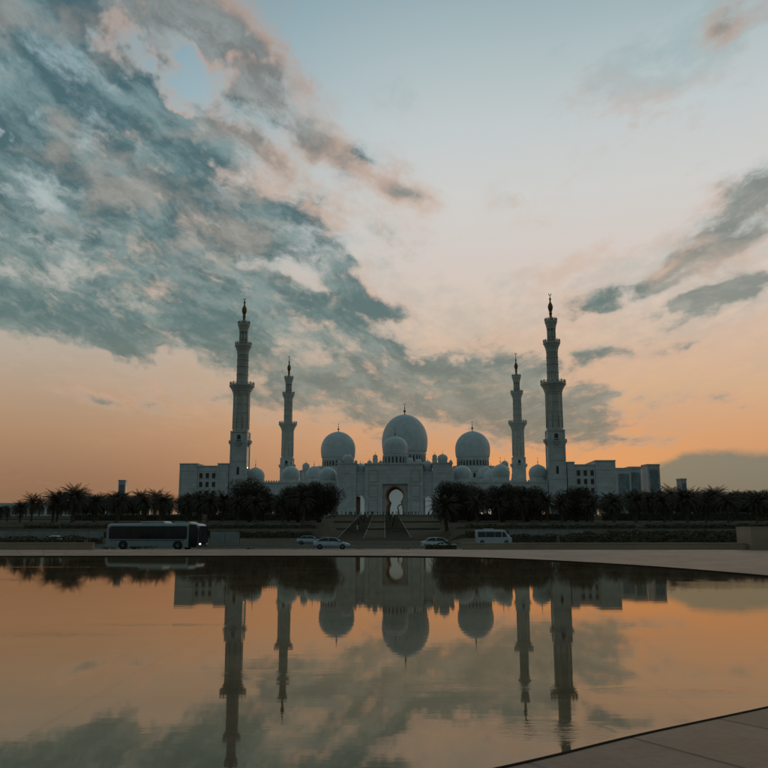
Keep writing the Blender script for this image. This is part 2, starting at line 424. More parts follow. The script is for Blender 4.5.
ORD = ['first', 'second', 'third', 'fourth', 'fifth', 'sixth', 'seventh', 'eighth', 'ninth', 'tenth', 'eleventh', 'twelfth',
       'thirteenth', 'fourteenth', 'fifteenth', 'sixteenth', 'seventeenth', 'eighteenth', 'nineteenth', 'twentieth']
def ordinal(i):
    if i < 20: return ORD[i]
    t = ['twenty', 'thirty', 'forty'][(i + 1) // 10 - 2]
    r = (i + 1) % 10
    return {'twenty': 'twentieth', 'thirty': 'thirtieth', 'forty': 'fortieth'}[t] if r == 0 else t + '-' + ORD[r - 1]

# ------------------------------------------------------------------ terrain
def interp(x, P):
    if x <= P[0][0]: return P[0][1]
    for (a, b), (c, d) in zip(P, P[1:]):
        if x <= c: return b + (d - b) * (x - a) / (c - a)
    return P[-1][1]
SIDE = [(118, -.6), (150, -.75), (177.5, .2), (178.5, 1.8), (188.5, 2.0), (189.5, 3.1), (199, 3.4), (241.5, 4.6), (242.5, 5.3), (300, 6.2), (372, 7.2), (420, 7.4), (700, 6.0), (1500, 2.0)]
MID = [(118, -.6), (184, -.6), (190, -.3), (366, 7.9), (388, 8.8), (420, 8.4), (700, 6.0), (1500, 2.0)]
def ground_z(x, y):
    c = 0.8 + (y - 200) * 0.007
    w = 12.8 + max(0, y - 200) * 0.073
    t = (abs(x - c) - w) / 3.0
    t = min(1, max(0, t)); t = t * t * (3 - 2 * t)
    return interp(y, MID) * (1 - t) + interp(y, SIDE) * t

def lerp_axis(P):
    out = []
    for (a, b, s) in P:
        v = a
        while v < b - 1e-6:
            out.append(v); v += s
    out.append(P[-1][1])
    return out

# ground: one sheet out to the horizon (under the plaza it stays lower than the paving)
gx = lerp_axis([(-9000, -1500, 1500), (-1500, -300, 150), (-300, -60, 10), (-60, 60, 1.5), (60, 300, 10), (300, 1500, 150), (1500, 9000, 1500)])
gy = lerp_axis([(-3000, -300, 900), (-300, 70, 60), (70, 118, 8), (118, 174, 4), (174, 192, 1), (192, 240, 4), (240, 244, 1), (244, 400, 4), (400, 1000, 60), (1000, 12000, 1500)])
g = MB()
vg = [[g.b.verts.new((x, y, ground_z(x, y) if y > 70 else -0.62)) for x in gx] for y in gy]
for j in range(len(gy) - 1):
    for i in range(len(gx) - 1):
        f = g.b.faces.new((vg[j][i], vg[j][i + 1], vg[j + 1][i + 1], vg[j + 1][i])); f.smooth = True
m, t, b = mat('dry_lawn')
tc = t.n('ShaderNodeTexCoord').outputs['Object']
n1 = t.noise(tc, 0.05, 8, 0.65).outputs['Fac']; n2 = t.noise(tc, 1.3, 6, 0.7).outputs['Fac']
t.link(t.mix(t.rng(n2, 0.3, 0.7), t.mix(t.rng(n1, 0.4, 0.6), (0.085, 0.066, 0.040, 1), (0.150, 0.115, 0.072, 1)), (0.07, 0.058, 0.032, 1)), b.inputs['Base Color'])
b.inputs['Roughness'].default_value = 0.95; b.inputs['Specular IOR Level'].default_value = 0.1
M['ground'] = m
tag(g.build('ground', m), kind='structure')

# asphalt road in front of the terraces, with kerbs and lane lines
m, t, b = mat('asphalt')
tc = t.n('ShaderNodeTexCoord').outputs['Object']
n2 = t.noise(tc, 3.0, 8, 0.7).outputs['Fac']; n1 = t.noise(tc, 0.12, 5, 0.6).outputs['Fac']
t.link(t.mix(t.rng(n1, 0.35, 0.65), t.mix(n2, (0.045, 0.042, 0.036, 1), (0.06, 0.056, 0.048, 1)), (0.078, 0.07, 0.058, 1)), b.inputs['Base Color'])
b.inputs['Roughness'].default_value = 0.75; b.inputs['Specular IOR Level'].default_value = 0.3
M['asphalt'] = m
for (y0, y1, z) in ((92.0, 112.0, -0.590), (134.0, 148.0, -0.63)):
    r = MB()
    if y0 > 120:
        r.box(-400, 400, y0, y1, z - .3, z)
    else:
        r.face([(-400, y0, z), (400, y0, z), (400, y1, z), (-400, y1, z)])
    tag(r.build('road', M['asphalt']), kind='structure')
    l = MB()
    for k in range(-60, 60):
        l.face([(k * 6, (y0 + y1) / 2 - .08, z + .004), (k * 6 + 3, (y0 + y1) / 2 - .08, z + .004), (k * 6 + 3, (y0 + y1) / 2 + .08, z + .004), (k * 6, (y0 + y1) / 2 + .08, z + .004)])
    for yy in (y0 + .5, y1 - .5):
        l.face([(-400, yy - .07, z + .004), (400, yy - .07, z + .004), (400, yy + .07, z + .004), (-400, yy + .07, z + .004)])
    tag(l.build('lane_markings', simple('road_paint', (0.4, 0.4, 0.38), 0.7)), kind='structure')
    kb = MB()
    kb.box(-400, 400, y0 - .3, y0 - .01, z - .3, z + .13); kb.box(-400, 400, y1 + .01, y1 + .3, z - .3, z + .13)
    tag(kb.build('kerb', simple('kerb_stone', (0.2, 0.19, 0.17), 0.8)), kind='structure')

# ------------------------------------------------------------------ reflecting pool and its paving
def catmull(P, n=8):
    out = []
    k = len(P)
    for i in range(k):
        p0, p1, p2, p3 = [Vector(P[(i + j - 1) % k]) for j in range(4)]
        for s in range(n):
            u = s / n
            out.append(0.5 * ((2 * p1) + (p2 - p0) * u + (2 * p0 - 5 * p1 + 4 * p2 - p3) * u * u + (3 * p1 - p0 - 3 * p2 + p3) * u ** 3))
    return [(v.x, v.y) for v in out]
POOL = catmull([(-75, 51), (-50, 54), (-24.9, 55.4), (-12.1, 55.9), (-3, 55.9), (3.2, 54.6), (7.8, 50.2), (11.6, 42.6), (13.6, 35.2), (14.5, 28), (13.6, 20), (10.6, 14.6), (8.0, 11.7),
                (5.6, 9.7), (3.62, 8.27), (2.1, 7.21), (0.74, 6.19), (-1.5, 4.75), (-5.5, 3.3), (-12, 2.3), (-30, 3), (-60, 8), (-82, 22), (-88, 40)], 8)
PC = (-12.0, 30.0)
def scaled(P, k):
    out = []
    n = len(P)
    for i in range(n):
        a, b = Vector(P[i - 1]), Vector(P[(i + 1) % n])
        d = (b - a).normalized(); out.append((P[i][0] + d.y * k, P[i][1] - d.x * k))
    return out
# outline runs clockwise seen from above, so "outwards" is to its left
def area(P): return sum(P[i - 1][0] * P[i][1] - P[i][0] * P[i - 1][1] for i in range(len(P))) / 2
if area(POOL) < 0: out_sign = -1
else: out_sign = 1
m, t, b = mat('plaza_paving')
geo = t.n('ShaderNodeTexCoord').outputs['Object']
s = t.n('ShaderNodeSeparateXYZ'); t.link(geo, s.inputs[0])
ux = t.math('SUBTRACT', s.outputs[0], PC[0]); uy = t.math('SUBTRACT', s.outputs[1], PC[1])
ang = t.math('ARCTAN2', uy, ux); rr = t.math('SQRT', t.math('ADD', t.math('MULTIPLY', ux, ux), t.math('MULTIPLY', uy, uy)))
def joint(v, period, w):
    fr = t.math('FRACT', t.math('DIVIDE', v, period))
    dd = t.math('MULTIPLY', t.math('MINIMUM', fr, t.math('SUBTRACT', 1.0, fr)), period)
    return t.rng(dd, w, w * 2.2, 1.0, 0.0)
ja = joint(t.math('MULTIPLY', ang, 27.0), 1.2, 0.014)
jr = joint(rr, 2.6, 0.012)
jj = t.math('MAXIMUM', ja, jr)
cell = t.n('ShaderNodeTexWhiteNoise', noise_dimensions='2D')
cc = t.n('ShaderNodeCombineXYZ')
t.link(t.math('FLOOR', t.math('DIVIDE', t.math('MULTIPLY', ang, 27.0), 1.2)), cc.inputs[0]); t.link(t.math('FLOOR', t.math('DIVIDE', rr, 2.6)), cc.inputs[1])
t.link(cc.outputs[0], cell.inputs['Vector'])
n1 = t.noise(geo, 0.8, 8, 0.7).outputs['Fac']; n2 = t.noise(geo, 14, 6, 0.7).outputs['Fac']
v = t.math('ADD', t.math('MULTIPLY', n1, 0.5), t.math('ADD', t.math('MULTIPLY', n2, 0.35), t.math('MULTIPLY', cell.outputs[0], 0.15)))
colr = t.mix(t.rng(v, 0.32, 0.68), (0.165, 0.088, 0.044, 1), (0.350, 0.196, 0.104, 1))
t.link(t.mix(jj, colr, (0.080, 0.050, 0.030, 1)), b.inputs['Base Color'])
t.link(t.rng(n1, 0.3, 0.7, 0.42, 0.60), b.inputs['Roughness'])
b.inputs['Specular IOR Level'].default_value = 0.25
bp = t.n('ShaderNodeBump'); bp.inputs['Strength'].default_value = 0.35; bp.inputs['Distance'].default_value = 0.01
t.link(t.math('SUBTRACT', t.math('MULTIPLY', n2, 0.4), jj), bp.inputs['Height']); t.link(bp.outputs[0], b.inputs['Normal'])
M['paving'] = m
outer = [(-160, -60), (120, -60), (120, 74.3), (-160, 74.3)]
if area(outer) * area(POOL) > 0: hole = POOL[::-1]
else: hole = POOL
pv = MB()
polys = [[Vector((x, y, 0)) for x, y in outer], [Vector((x, y, 0)) for x, y in hole]]
tris = tessellate_polygon(polys)
flat = outer + hole
top = [pv.b.verts.new((x, y, 0.05)) for x, y in flat]
low = [pv.b.verts.new((x, y, -0.25)) for x, y in flat]
for tr in tris:
    pv.b.faces.new([top[i] for i in tr])
for (o_, k) in ((0, 4), (4, len(hole))):
    for i in range(k):
        a_, b_ = o_ + i, o_ + (i + 1) % k
        pv.b.faces.new((top[a_], top[b_], low[b_], low[a_]))
tag(pv.build('plaza_pavement', M['paving']), kind='structure')
# slim dark slot drain edging along the rim
rim = MB()
A = scaled(POOL, -0.006 * out_sign); B_ = scaled(POOL, 0.028 * out_sign)
k = len(POOL)
va = [rim.b.verts.new((x, y, 0.056)) for x, y in A]; vb = [rim.b.verts.new((x, y, 0.056)) for x, y in B_]
vc = [rim.b.verts.new((x, y, -0.1)) for x, y in A]
for i in range(k):
    j = (i + 1) % k
    rim.b.faces.new((va[i], va[j], vb[j], vb[i])); rim.b.faces.new((va[i], va[j], vc[j], vc[i]))
tag(rim.build('pool_rim', simple('rim_steel', (0.030, 0.022, 0.016), 0.9, scale=2, spec=0.05)), kind='structure')

# water: dark stained floor seen through a thin still sheet, mirror by Fresnel
m = bpy.data.materials.new('pool_water'); m.use_nodes = True
m.node_tree.nodes.clear(); t = NT(m.node_tree)
geo = t.n('ShaderNodeTexCoord').outputs['Object']
nzf = t.noise(geo, 0.35, 8, 0.65).outputs['Fac']
s = t.n('ShaderNodeSeparateXYZ'); t.link(geo, s.inputs[0])
tj = t.math('MAXIMUM', joint(s.outputs[0], 3.0, 0.02), joint(s.outputs[1], 3.0, 0.02))
fl = t.mix(t.rng(nzf, 0.3, 0.7), (0.125, 0.082, 0.046, 1), (0.235, 0.160, 0.095, 1))
fl = t.mix(t.math('MULTIPLY', tj, 0.5), fl, (0.04, 0.03, 0.02, 1))
# ripples: a faint breath everywhere, a few stirred patches
st = t.vmath('MULTIPLY', geo, (0.5, 1.7, 1.0))
rp = t.noise(st, 1.6, 4, 0.55).outputs['Fac']
fine = t.noise(t.vmath('MULTIPLY', geo, (1.0, 4.0, 1.0)), 3.2, 3, 0.5).outputs['Fac']
patch = t.rng(t.noise(geo, 0.12, 3, 0.5, 0.6).outputs['Fac'], 0.60, 0.72)
stir = None
for (sx_, sy_, rx_, ry_, k_) in ((1.45, 7.5, .55, .5, 1.0), (3.3, 9.3, 1.2, .35, .8), (0.9, 9.6, 1.3, .4, .45), (-5.6, 14.2, 3.2, .9, .6), (-4.4, 15.6, 2.2, .5, .5), (-15.5, 40, 3, .9, .35), (-1.5, 10.5, 1.2, .3, .35)):
    mp_ = t.n('ShaderNodeMapping', vector_type='TEXTURE'); t.link(geo, mp_.inputs[0])
    mp_.inputs['Location'].default_value = (sx_, sy_, 0); mp_.inputs['Scale'].default_value = (rx_, ry_, 1)
    g_ = t.n('ShaderNodeTexGradient', gradient_type='SPHERICAL'); t.link(mp_.outputs[0], g_.inputs[0])
    stir = t.math('MULTIPLY_ADD', g_.outputs['Fac'], k_, stir if stir is not None else 0.0)
chop = t.noise(t.vmath('MULTIPLY', geo, (1.6, 9.0, 1.0)), 2.2, 3, 0.5).outputs['Fac']
hgt0 = t.math('MULTIPLY', t.math('MULTIPLY', chop, stir), 0.006)
hgt = t.math('ADD', t.math('ADD', hgt0, t.math('MULTIPLY', rp, 0.0006)), t.math('MULTIPLY', t.math('MULTIPLY', fine, patch), 0.0020))
bp = t.n('ShaderNodeBump'); bp.inputs['Strength'].default_value = 1.0; bp.inputs['Distance'].default_value = 1.0
t.link(hgt, bp.inputs['Height'])
dif = t.n('ShaderNodeBsdfDiffuse'); t.link(fl, dif.inputs['Color'])
glo = t.n('ShaderNodeBsdfGlossy'); glo.inputs['Color'].default_value = (1.0, 0.88, 0.73, 1); glo.inputs['Roughness'].default_value = 0.022
t.link(bp.outputs[0], glo.inputs['Normal'])
fr = t.n('ShaderNodeFresnel'); fr.inputs['IOR'].default_value = 1.50; t.link(bp.outputs[0], fr.inputs['Normal'])
mx = t.n('ShaderNodeMixShader'); t.link(fr.outputs[0], mx.inputs[0]); t.link(dif.outputs[0], mx.inputs[1]); t.link(glo.outputs[0], mx.inputs[2])
t.link(mx.outputs[0], t.n('ShaderNodeOutputMaterial').inputs[0])
wtr = MB()
W2 = scaled(POOL, 0.04 * out_sign)
vs = [wtr.b.verts.new((x, y, 0.0)) for x, y in W2]
for tr in tessellate_polygon([[Vector((x, y, 0)) for x, y in W2]]):
    f = wtr.b.faces.new([vs[i] for i in tr]); f.normal_update()
    if f.normal.z < 0: f.normal_flip()
tag(wtr.build('water', m, recalc=False), kind='structure')

# ------------------------------------------------------------------ the mosque
YAW = -math.atan2(6, 151.7)
OX, OY = 6.2, 400.0
PZ = 8.9
def mw(X, Y):
    c, s = math.cos(YAW), math.sin(YAW)
    return OX + X * c - Y * s, OY + X * s + Y * c

pod = MB(); pod.box(-200, 200, -14, 300, 0.5, PZ)
tag(pod.build('podium', M['marble'], None, (OX, OY, 0), YAW), 'long pale stone podium raising the mosque above the lawns', 'podium')

mosque = tag(empty('mosque', (OX, OY, PZ), YAW), 'white marble domed mosque with keyhole gateway between tall minarets', 'mosque')
def L(z): return z - PZ   # heights are read off above the pool; the mosque's parts stand on its podium

def arch_pts(cx, z0, zs, hw, n=10, point=0.25):
    """pointed arch outline, anticlockwise from bottom right"""
    pts = [(cx + hw, z0), (cx + hw, zs)]
    for i in range(1, n):
        a = PI * i / n
        r = 1 + point * (math.sin(a) ** 6) * 0.6
        pts.append((cx + hw * math.cos(a), zs + hw * math.sin(a) * r * 1.1))
    pts += [(cx - hw, zs), (cx - hw, z0)]
    return pts
def keyhole(cx, z0, zc, R, neck, foot, zn):
    """horseshoe arch: round head, pinched neck, wider foot"""
    pts = [(cx + foot, z0), (cx + foot * 0.98, z0 + (zn - z0) * 0.55), (cx + neck * 1.02, zn)]
    a0 = math.asin(max(-1, (zn - zc) / R))
    for i in range(0, 17):
        a = a0 + 0.12 + (PI - 2 * (a0 + 0.12)) * i / 16
        tip = 1 + 0.07 * max(0, math.sin(a)) ** 12
        pts.append((cx + R * math.cos(a), zc + R * math.sin(a) * tip))
    pts += [(cx - neck * 1.02, zn), (cx - foot * 0.98, z0 + (zn - z0) * 0.55), (cx - foot, z0)]
    return pts
def grow(P, k):
    cx = sum(p[0] for p in P) / len(P); cz = sum(p[1] for p in P) / len(P)
    out = []
    for i, (x, z) in enumerate(P):
        a = Vector(P[i - 1]) if i else Vector(P[0]); b = Vector(P[(i + 1)]) if i < len(P) - 1 else Vector(P[-1])
        d = (b - a).normalized(); out.append((x + d.y * k, max(z - d.x * k, P[0][1])))
    return out

def finial(mb, z0, h, r, cx=0, cy=0):
    P = [(r * .8, 0), (r * .35, h * .10), (r * .3, h * .16), (r, h * .26), (r * .95, h * .34), (r * .3, h * .42), (r * .2, h * .5), (r * .55, h * .57), (r * .2, h * .64), (r * .12, h * .84), (r * .05, h * .86)]
    mb.lathe([(a, z0 + b) for a, b in P], 12, (cx, cy))
    # crescent
    zc, R = z0 + h * .92, h * .075
    pts = [(cx + R * math.sin(a), cy, zc - R * math.cos(a)) for a in [PI * (-0.8 + 1.6 * i / 12) for i in range(13)]]
    mb.tube(pts, [max(.02, R * .28 * math.cos((i - 6) / 6 * 1.45)) for i in range(13)], 6)

def bulb_profile(R, zc, up, down, neck=0.90):
    pk = 0.035 if R > 6 else 0.12
    P = []
    for i in range(9):
        a = -1.0 + i / 8.0
        P.append((R * (neck + (1 - neck) * math.sqrt(max(0, 1 - a * a))), zc + down * a))
    for i in range(1, 21):
        a = PI / 2 * i / 20
        r = math.cos(a) ** 0.94
        P.append((R * r if i < 20 else R * .02, zc + up * (math.sin(a) * (1 - pk) + pk * (i / 20) ** 5)))
    return P

def dome(cx, cy, R, zc, ztop, zneck, zbase, ztip, nwin=0, win=(0, 0), n=48, drumR=None, parent=None, poly=0, name='dome'):
    """bulb on a drum; z values above the pool"""
    parent = parent or mosque
    d = MB().lathe(bulb_profile(R, L(zc), ztop - zc, zc - zneck), n, (0, 0)).build(name, M['dome'], parent, (cx, cy, 0))
    dr = drumR or R * 0.90
    q = MB()
    z1 = L(zneck) + .02
    prof = [(dr * 1.0, L(zbase)), (dr * 1.0, z1 - R * .10), (dr * 1.045, z1 - R * .07), (dr * 1.045, z1 - R * .04), (dr * 1.01, z1 - R * .03), (dr * 1.01, z1)]
    q.lathe(prof, poly or n, (0, 0), smooth=not poly, phase=PI / (poly or n))
    q.build('drum', M['marble'], d)
    f = MB(); finial(f, L(ztop) - R * .02, ztip - ztop + R * .02, max(.18, R * .055)); f.build('finial', M['gold'], d)
    if nwin:
        z0, z2 = L(win[0]), L(win[1])
        hw = dr * PI / nwin * 0.5
        fr = arch_pts(0, z0, z2 - hw * 1.1, hw, 8); fo = grow(fr, hw * .35)
        base_f = base_p = None
        for i in range(nwin):
            a = 2 * PI * (i + .5) / nwin
            if math.sin(a) > 0.35: continue      # far side of the drum
            if base_f is None:
                base_f = MB().ribbon(fo, fr, -0.22, 0.3).build('window', M['marble'], d)
                base_p = MB().slab(fr, [], -0.06, 0.3).build('window_pane', M['pane'], base_f)
                w = base_f
            else:
                w = base_f.copy(); COL.objects.link(w); w.parent = d
                p = base_p.copy(); COL.objects.link(p); p.parent = w
            w.location = (dr * math.cos(a), dr * math.sin(a), 0); w.rotation_euler = (0, 0, a + PI / 2)
    return d

# gatehouse with its horseshoe gate
GC = -1.3
kh = keyhole(-0.9, 0.02, L(17.9), 4.0, 2.7, 3.7, L(15.0))
gate = MB()
recess = [(-6.4 - .3, 0.0), (5.1 + .1, 0.0), (5.2, L(23.3)), (-6.7, L(23.3))]
gate.slab([(-15.1, 0), (-6.7, 0), (-6.7, L(23.3)), (5.2, L(23.3)), (5.2, 0), (12.4, 0), (12.4, L(32.4)), (-15.1, L(32.4))], [], -6.0, -4.6)
gate.slab([(-15.1, 0)] + [(p[0], p[1] - .02) for p in kh[::-1]] + [(12.4, 0), (12.4, L(32.35)), (-15.1, L(32.35))], [], -4.595, 4.0)
gate.box(-15.4, 12.7, -6.3, 4.3, L(32.4), L(33.1))
gate.box(-7.3, -6.71, -6.25, -6.01, 0, L(23.9)); gate.box(5.21, 5.8, -6.25, -6.01, 0, L(23.9)); gate.box(-6.7, 5.2, -6.25, -6.01, L(23.31), L(23.9))
gate.build('gatehouse', M['marble'], mosque)
gl = MB().ribbon(grow(kh, 0.5), kh, -4.82, -4.705); gl.build('arch_surround', M['inlay'], mosque)
li = MB()
k2 = grow(kh, -0.03)
for i in range(len(kh) - 1):
    a, b2 = k2[i], k2[i + 1]
    li.face([(a[0], -4.6, a[1]), (b2[0], -4.6, b2[1]), (b2[0], 3.9, b2[1]), (a[0], 3.9, a[1])])
li.build('arch_lining', M['inlay'], mosque)
MB().slab(grow(kh, -0.06), [], 3.2, 3.3).build('glow_panel', M['passage_glow'], mosque)  # glowing sheet added in place of the brighter courtyard view through the gate
k3 = keyhole(-0.35, 0.04, L(17.4), 3.45, 2.2, 3.0, L(14.6))
MB().slab([(-6.2, 0.01)] + [(p[0], p[1] - .02) for p in k3[::-1]] + [(4.6, 0.01), (4.6, L(22.9)), (-6.2, L(22.9))], [], 0.6, 1.0).build('inner_screen', M['inlay'], mosque)
k4 = keyhole(1.9, 0.04, L(12.2), 1.25, .8, 1.0, L(11.2))
MB().ribbon(grow(k4, .55), k4, .1, .4).build('inner_arch', M['inlay'], mosque)
MB().slab([(-6.65, 0.01)] + [(p[0], p[1] - .02) for p in kh[::-1]] + [(5.15, 0.01), (5.15, L(23.25)), (-6.65, L(23.25))], [], -4.7, -4.606).build('portal_panel', M['tan_marble'], mosque)
for x in (-11.0, 8.9):
    for z0, z1 in ((1.2, 7.0), (8.2, 14.0), (15.2, 21.0)):
        MB().ribbon([(x - 2.2, z0), (x + 2.2, z0), (x + 2.2, z1), (x - 2.2, z1)], [(x - 1.9, z0 + .3), (x + 1.9, z0 + .3), (x + 1.9, z1 - .3), (x - 1.9, z1 - .3)], -6.12, -6.005).build('wall_panel', M['inlay_pale'], mosque)
dome(-1.1, 8, 6.2, 42.1, 47.3, 38.0, 33.1 - 8, 52.0, 20, (34.0, 37.0), drumR=5.9)
for x, y, r, zt in ((-13.2, 0, 1.1, 35.0), (10.4, 0, 1.5, 35.6), (-7.8, 0.5, 1.0, 34.9), (6.2, 2, 1.7, 36.4)):
    dome(x, y, r, zt - r * 1.0, zt, zt - r * 1.7, 32.0, zt + 1.0, n=20)

# stair towers either side of the gate with corner cupolas
for cx in (-23.9, 21.8):
    s_ = MB(); s_.box(cx - 4.6, cx + 4.6, -4.5, 5.5, 0, L(32.9)); s_.box(cx - 4.9, cx + 4.9, -4.8, 5.8, L(32.9), L(33.5))
    s_.ribbon([(cx - 2.6, 3), (cx + 2.6, 3), (cx + 2.6, 20), (cx - 2.6, 20)], [(cx - 2.2, 3.4), (cx + 2.2, 3.4), (cx + 2.2, 19.6), (cx - 2.2, 19.6)], -4.65, -4.505)
    s_.build('stair_tower', M['marble'], mosque)
    dome(cx + .2, 0.5, 2.5, 35.9, 38.0, 34.9, 33.4, 39.6, n=28)
    for ex in (-3.9, 4.1):
        dome(cx + ex, 0.5, .75, 34.3, 35.0, 33.9, 33.4, 35.6, n=14)
# link walls with tall side doors
for x0, x1, hx in ((-20.3, -15.11, -17.6), (12.41, 17.2, 14.9)):
    hole = arch_pts(hx, 0.02, L(15.4), 2.3 if hx < 0 else 2.0)[::-1]
    w = MB().slab([(x0, 0)] + [(p[0], p[1] - .02) for p in hole] + [(x1, 0), (x1, L(28.6)), (x0, L(28.6))], [], -3.5, 2.5)
    w.box(x0, x1, -3.8, 2.8, L(28.6), L(29.2))
    w.build('link_wall', M['marble'], mosque)
    hp = hole[::-1]
    li = MB()
    kk = grow(hp, -0.03)
    for i in range(len(kk) - 1):
        a, b2 = kk[i], kk[i + 1]
        li.face([(a[0], -3.45, a[1]), (b2[0], -3.45, b2[1]), (b2[0], 2.4, b2[1]), (a[0], 2.4, a[1])])
    li.build('arch_lining', M['inlay'], mosque)
    MB().slab(grow(hp, -0.06), [], 1.5, 1.6).build('glow_panel', M['passage_glow'], mosque)  # glowing sheet added so the side openings look bright inside
    sw_ = .45 if hx < 0 else -1.1
    MB().box(hx - 2.6, hx + sw_ - .4, .2, .6, 0.02, L(17.6)).build('inner_screen', M['inlay'], mosque)
for cx, y, r, zt in ((-17.8, 4, 2.3, 34.0), (14.8, 4, 2.3, 35.2), (-12.4, 9, 1.6, 33.6), (12.6, 9, 1.9, 34.6)):
    dome(cx, y, r, zt - r * 1.05, zt, zt - r * 1.9, 25, zt + 1.4, n=24)

# front arcades: rows of pointed arches with domes above
def arcade(x0, x1, y0, y1, ztop, step, name='arcade'):
    n = max(1, round((x1 - x0) / step)); s = (x1 - x0) / n
    outl = [(x0, 0)]
    for i in range(n):
        c = x0 + (i + .5) * s
        outl += [(p[0], p[1]) for p in arch_pts(c, 0, L(15.0), s * .34)[::-1]]
    outl += [(x1, 0), (x1, L(ztop)), (x0, L(ztop))]
    w = MB().slab(outl, [], y0, y0 + .9)
    w.box(x0, x1, y0 + .9, y1, L(19.6), L(ztop) - .02); w.box(x0 - .2, x1 + .2, y0 - .25, y1 + .2, L(ztop), L(ztop) + .6)
    w.box(x0, x1, y1 - .6, y1 - .01, 0, L(19.59))
    o = w.build(name, M['marble'], mosque)
    cr = MB()
    k = int((x1 - x0) / 1.2)
    for i in range(k):
        c = x0 + (i + .5) * (x1 - x0) / k
        cr.slab([(c - .4, L(ztop) + .6), (c + .4, L(ztop) + .6), (c + .4, L(ztop) + 1.1), (c, L(ztop) + 1.5), (c - .4, L(ztop) + 1.1)], [], y0 - .2, y0 + .1)
    cr.build('parapet', M['marble'], o)
arcade(-72, -28.51, 0, 13, 24.0, 5.4)
arcade(26.41, 72, 0, 13, 24.0, 5.4)
for cx, zt in ((-69.7, 32.4), (-52.2, 33.0), (-34.0, 32.4), (31.6, 33.0), (50.2, 33.6), (68.3, 33.4)):
    dome(cx, 6.5, 4.5, zt - 4.3, zt, zt - 6.4, 24.0, zt + 3.4, n=36, poly=8, drumR=4.35)
# side arcades running back to the prayer hall, each bay with its dome
for sx in (-1, 1):
    a = MB(); X0, X1 = sorted((sx * 66, sx * 82))
    a.box(X0, X1, 13.2, 195, 0, L(20.0)); a.box(X0 - .2, X1 + .2, 13.2, 195, L(20.0), L(20.5)); a.build('side_arcade', M['marble'], mosque)
    first = None
    for i in range(9):
        y = 30 + i * 13.2
        if abs(y - 150) < 9: continue
        dome(sx * 72, y, 3.1, 23.6, 26.4, 22.0, 20.4, 29.4, n=24)
        dome(sx * 79.5, y + 6, 1.4, 22.2, 23.6, 21.4, 20.4, 26.6, n=16)
# prayer hall with its three great domes
h = MB()
h.box(-74.5, 74.5, 196, 262, 0, L(43.2)); h.box(-75, 75, 195.5, 262.5, L(43.2), L(44.2))
h.box(-84, 84, 188, 195.4, 0, L(34.0))
h.build('prayer_hall', M['marble'], mosque)
for cx, hw, zt, y0 in ((0.6, 20, 50.4, 203), (-48.8, 15, 47.6, 200), (50.8, 15, 47.6, 200)):
    bl = MB()
    c_ = 4
    P = [(cx - hw + c_, y0), (cx + hw - c_, y0), (cx + hw, y0 + c_), (cx + hw, y0 + 2 * hw - c_), (cx + hw - c_, y0 + 2 * hw), (cx - hw + c_, y0 + 2 * hw), (cx - hw, y0 + 2 * hw - c_), (cx - hw, y0 + c_)]
    lo = [bl.b.verts.new((x, y, L(44.21))) for x, y in P]; hi = [bl.b.verts.new((x, y, L(zt))) for x, y in P]
    for i in range(8): bl.b.faces.new((lo[i], lo[(i + 1) % 8], hi[(i + 1) % 8], hi[i]))
    bl.b.faces.new(hi)
    bl.build('dome_base', M['marble'], mosque)
win0 = None
for k_ in range(16):
    x = -69 + k_ * 9.2
    z0, z1 = (L(39.0), L(42.2))
    fr = arch_pts(0, z0, z1 - .9, .8, 8)
    if win0 is None:
        win0 = MB().ribbon(grow(fr, .35), fr, -0.25, .2).build('window', M['marble'], mosque)
        pn0 = MB().slab(fr, [], -0.05, .2).build('window_pane', M['pane'], win0)
        w = win0
    else:
        w = win0.copy(); COL.objects.link(w); w.parent = mosque
        p = pn0.copy(); COL.objects.link(p); p.parent = w
    w.location = (x, 195.98, 0)
dome(0.6, 225, 17.3, 67.8, 88.5, 59.0, 50.4, 97.2, 36, (51.4, 56.6), n=72)
dome(-48.8, 215, 12.9, 60.8, 74.4, 53.8, 47.6, 80.8, 30, (48.2, 51.8), n=60)
dome(50.9, 215, 12.9, 60.8, 74.3, 53.8, 47.6, 82.0, 30, (48.2, 51.8), n=60)
# corner turrets with cupolas along the hall front
for cx, zt, r in ((-69.8, 49.6, 2.6), (-29, 48.5, 2.2), (28, 49.5, 2.2), (72, 50.6, 2.6), (-60, 46.6, 1.4), (62, 46.8, 1.4), (-78, 41, 2), (78.5, 42, 2), (-38, 46.4, 1.3), (38, 46.4, 1.3), (22.5, 56, 1.7), (-20.5, 56, 1.7)):
    tw = MB().lathe([(r * 1.15, L(34)), (r * 1.15, L(zt) - r * 2.3), (r * 1.3, L(zt) - r * 2.25), (r * 1.3, L(zt) - r * 2.05)], 8, (cx, 193 if zt < 52 else 201), smooth=False, phase=PI / 8).build('turret', M['marble'], mosque)
    dome(cx, 193 if zt < 52 else 201, r, zt - r * 1.05, zt, zt - r * 1.9, zt - r * 2.1, zt + 2.2, n=24)
for cx, y in ((60, 170), (66, 160), (57, 182), (-62, 178)):
    dome(cx, y, 5.4, 40.5 - 3 * (y < 175), 46.0 - 3 * (y < 175), 37.5 - 3 * (y < 175), 18, 49.5 - 3 * (y < 175), n=32, poly=8)

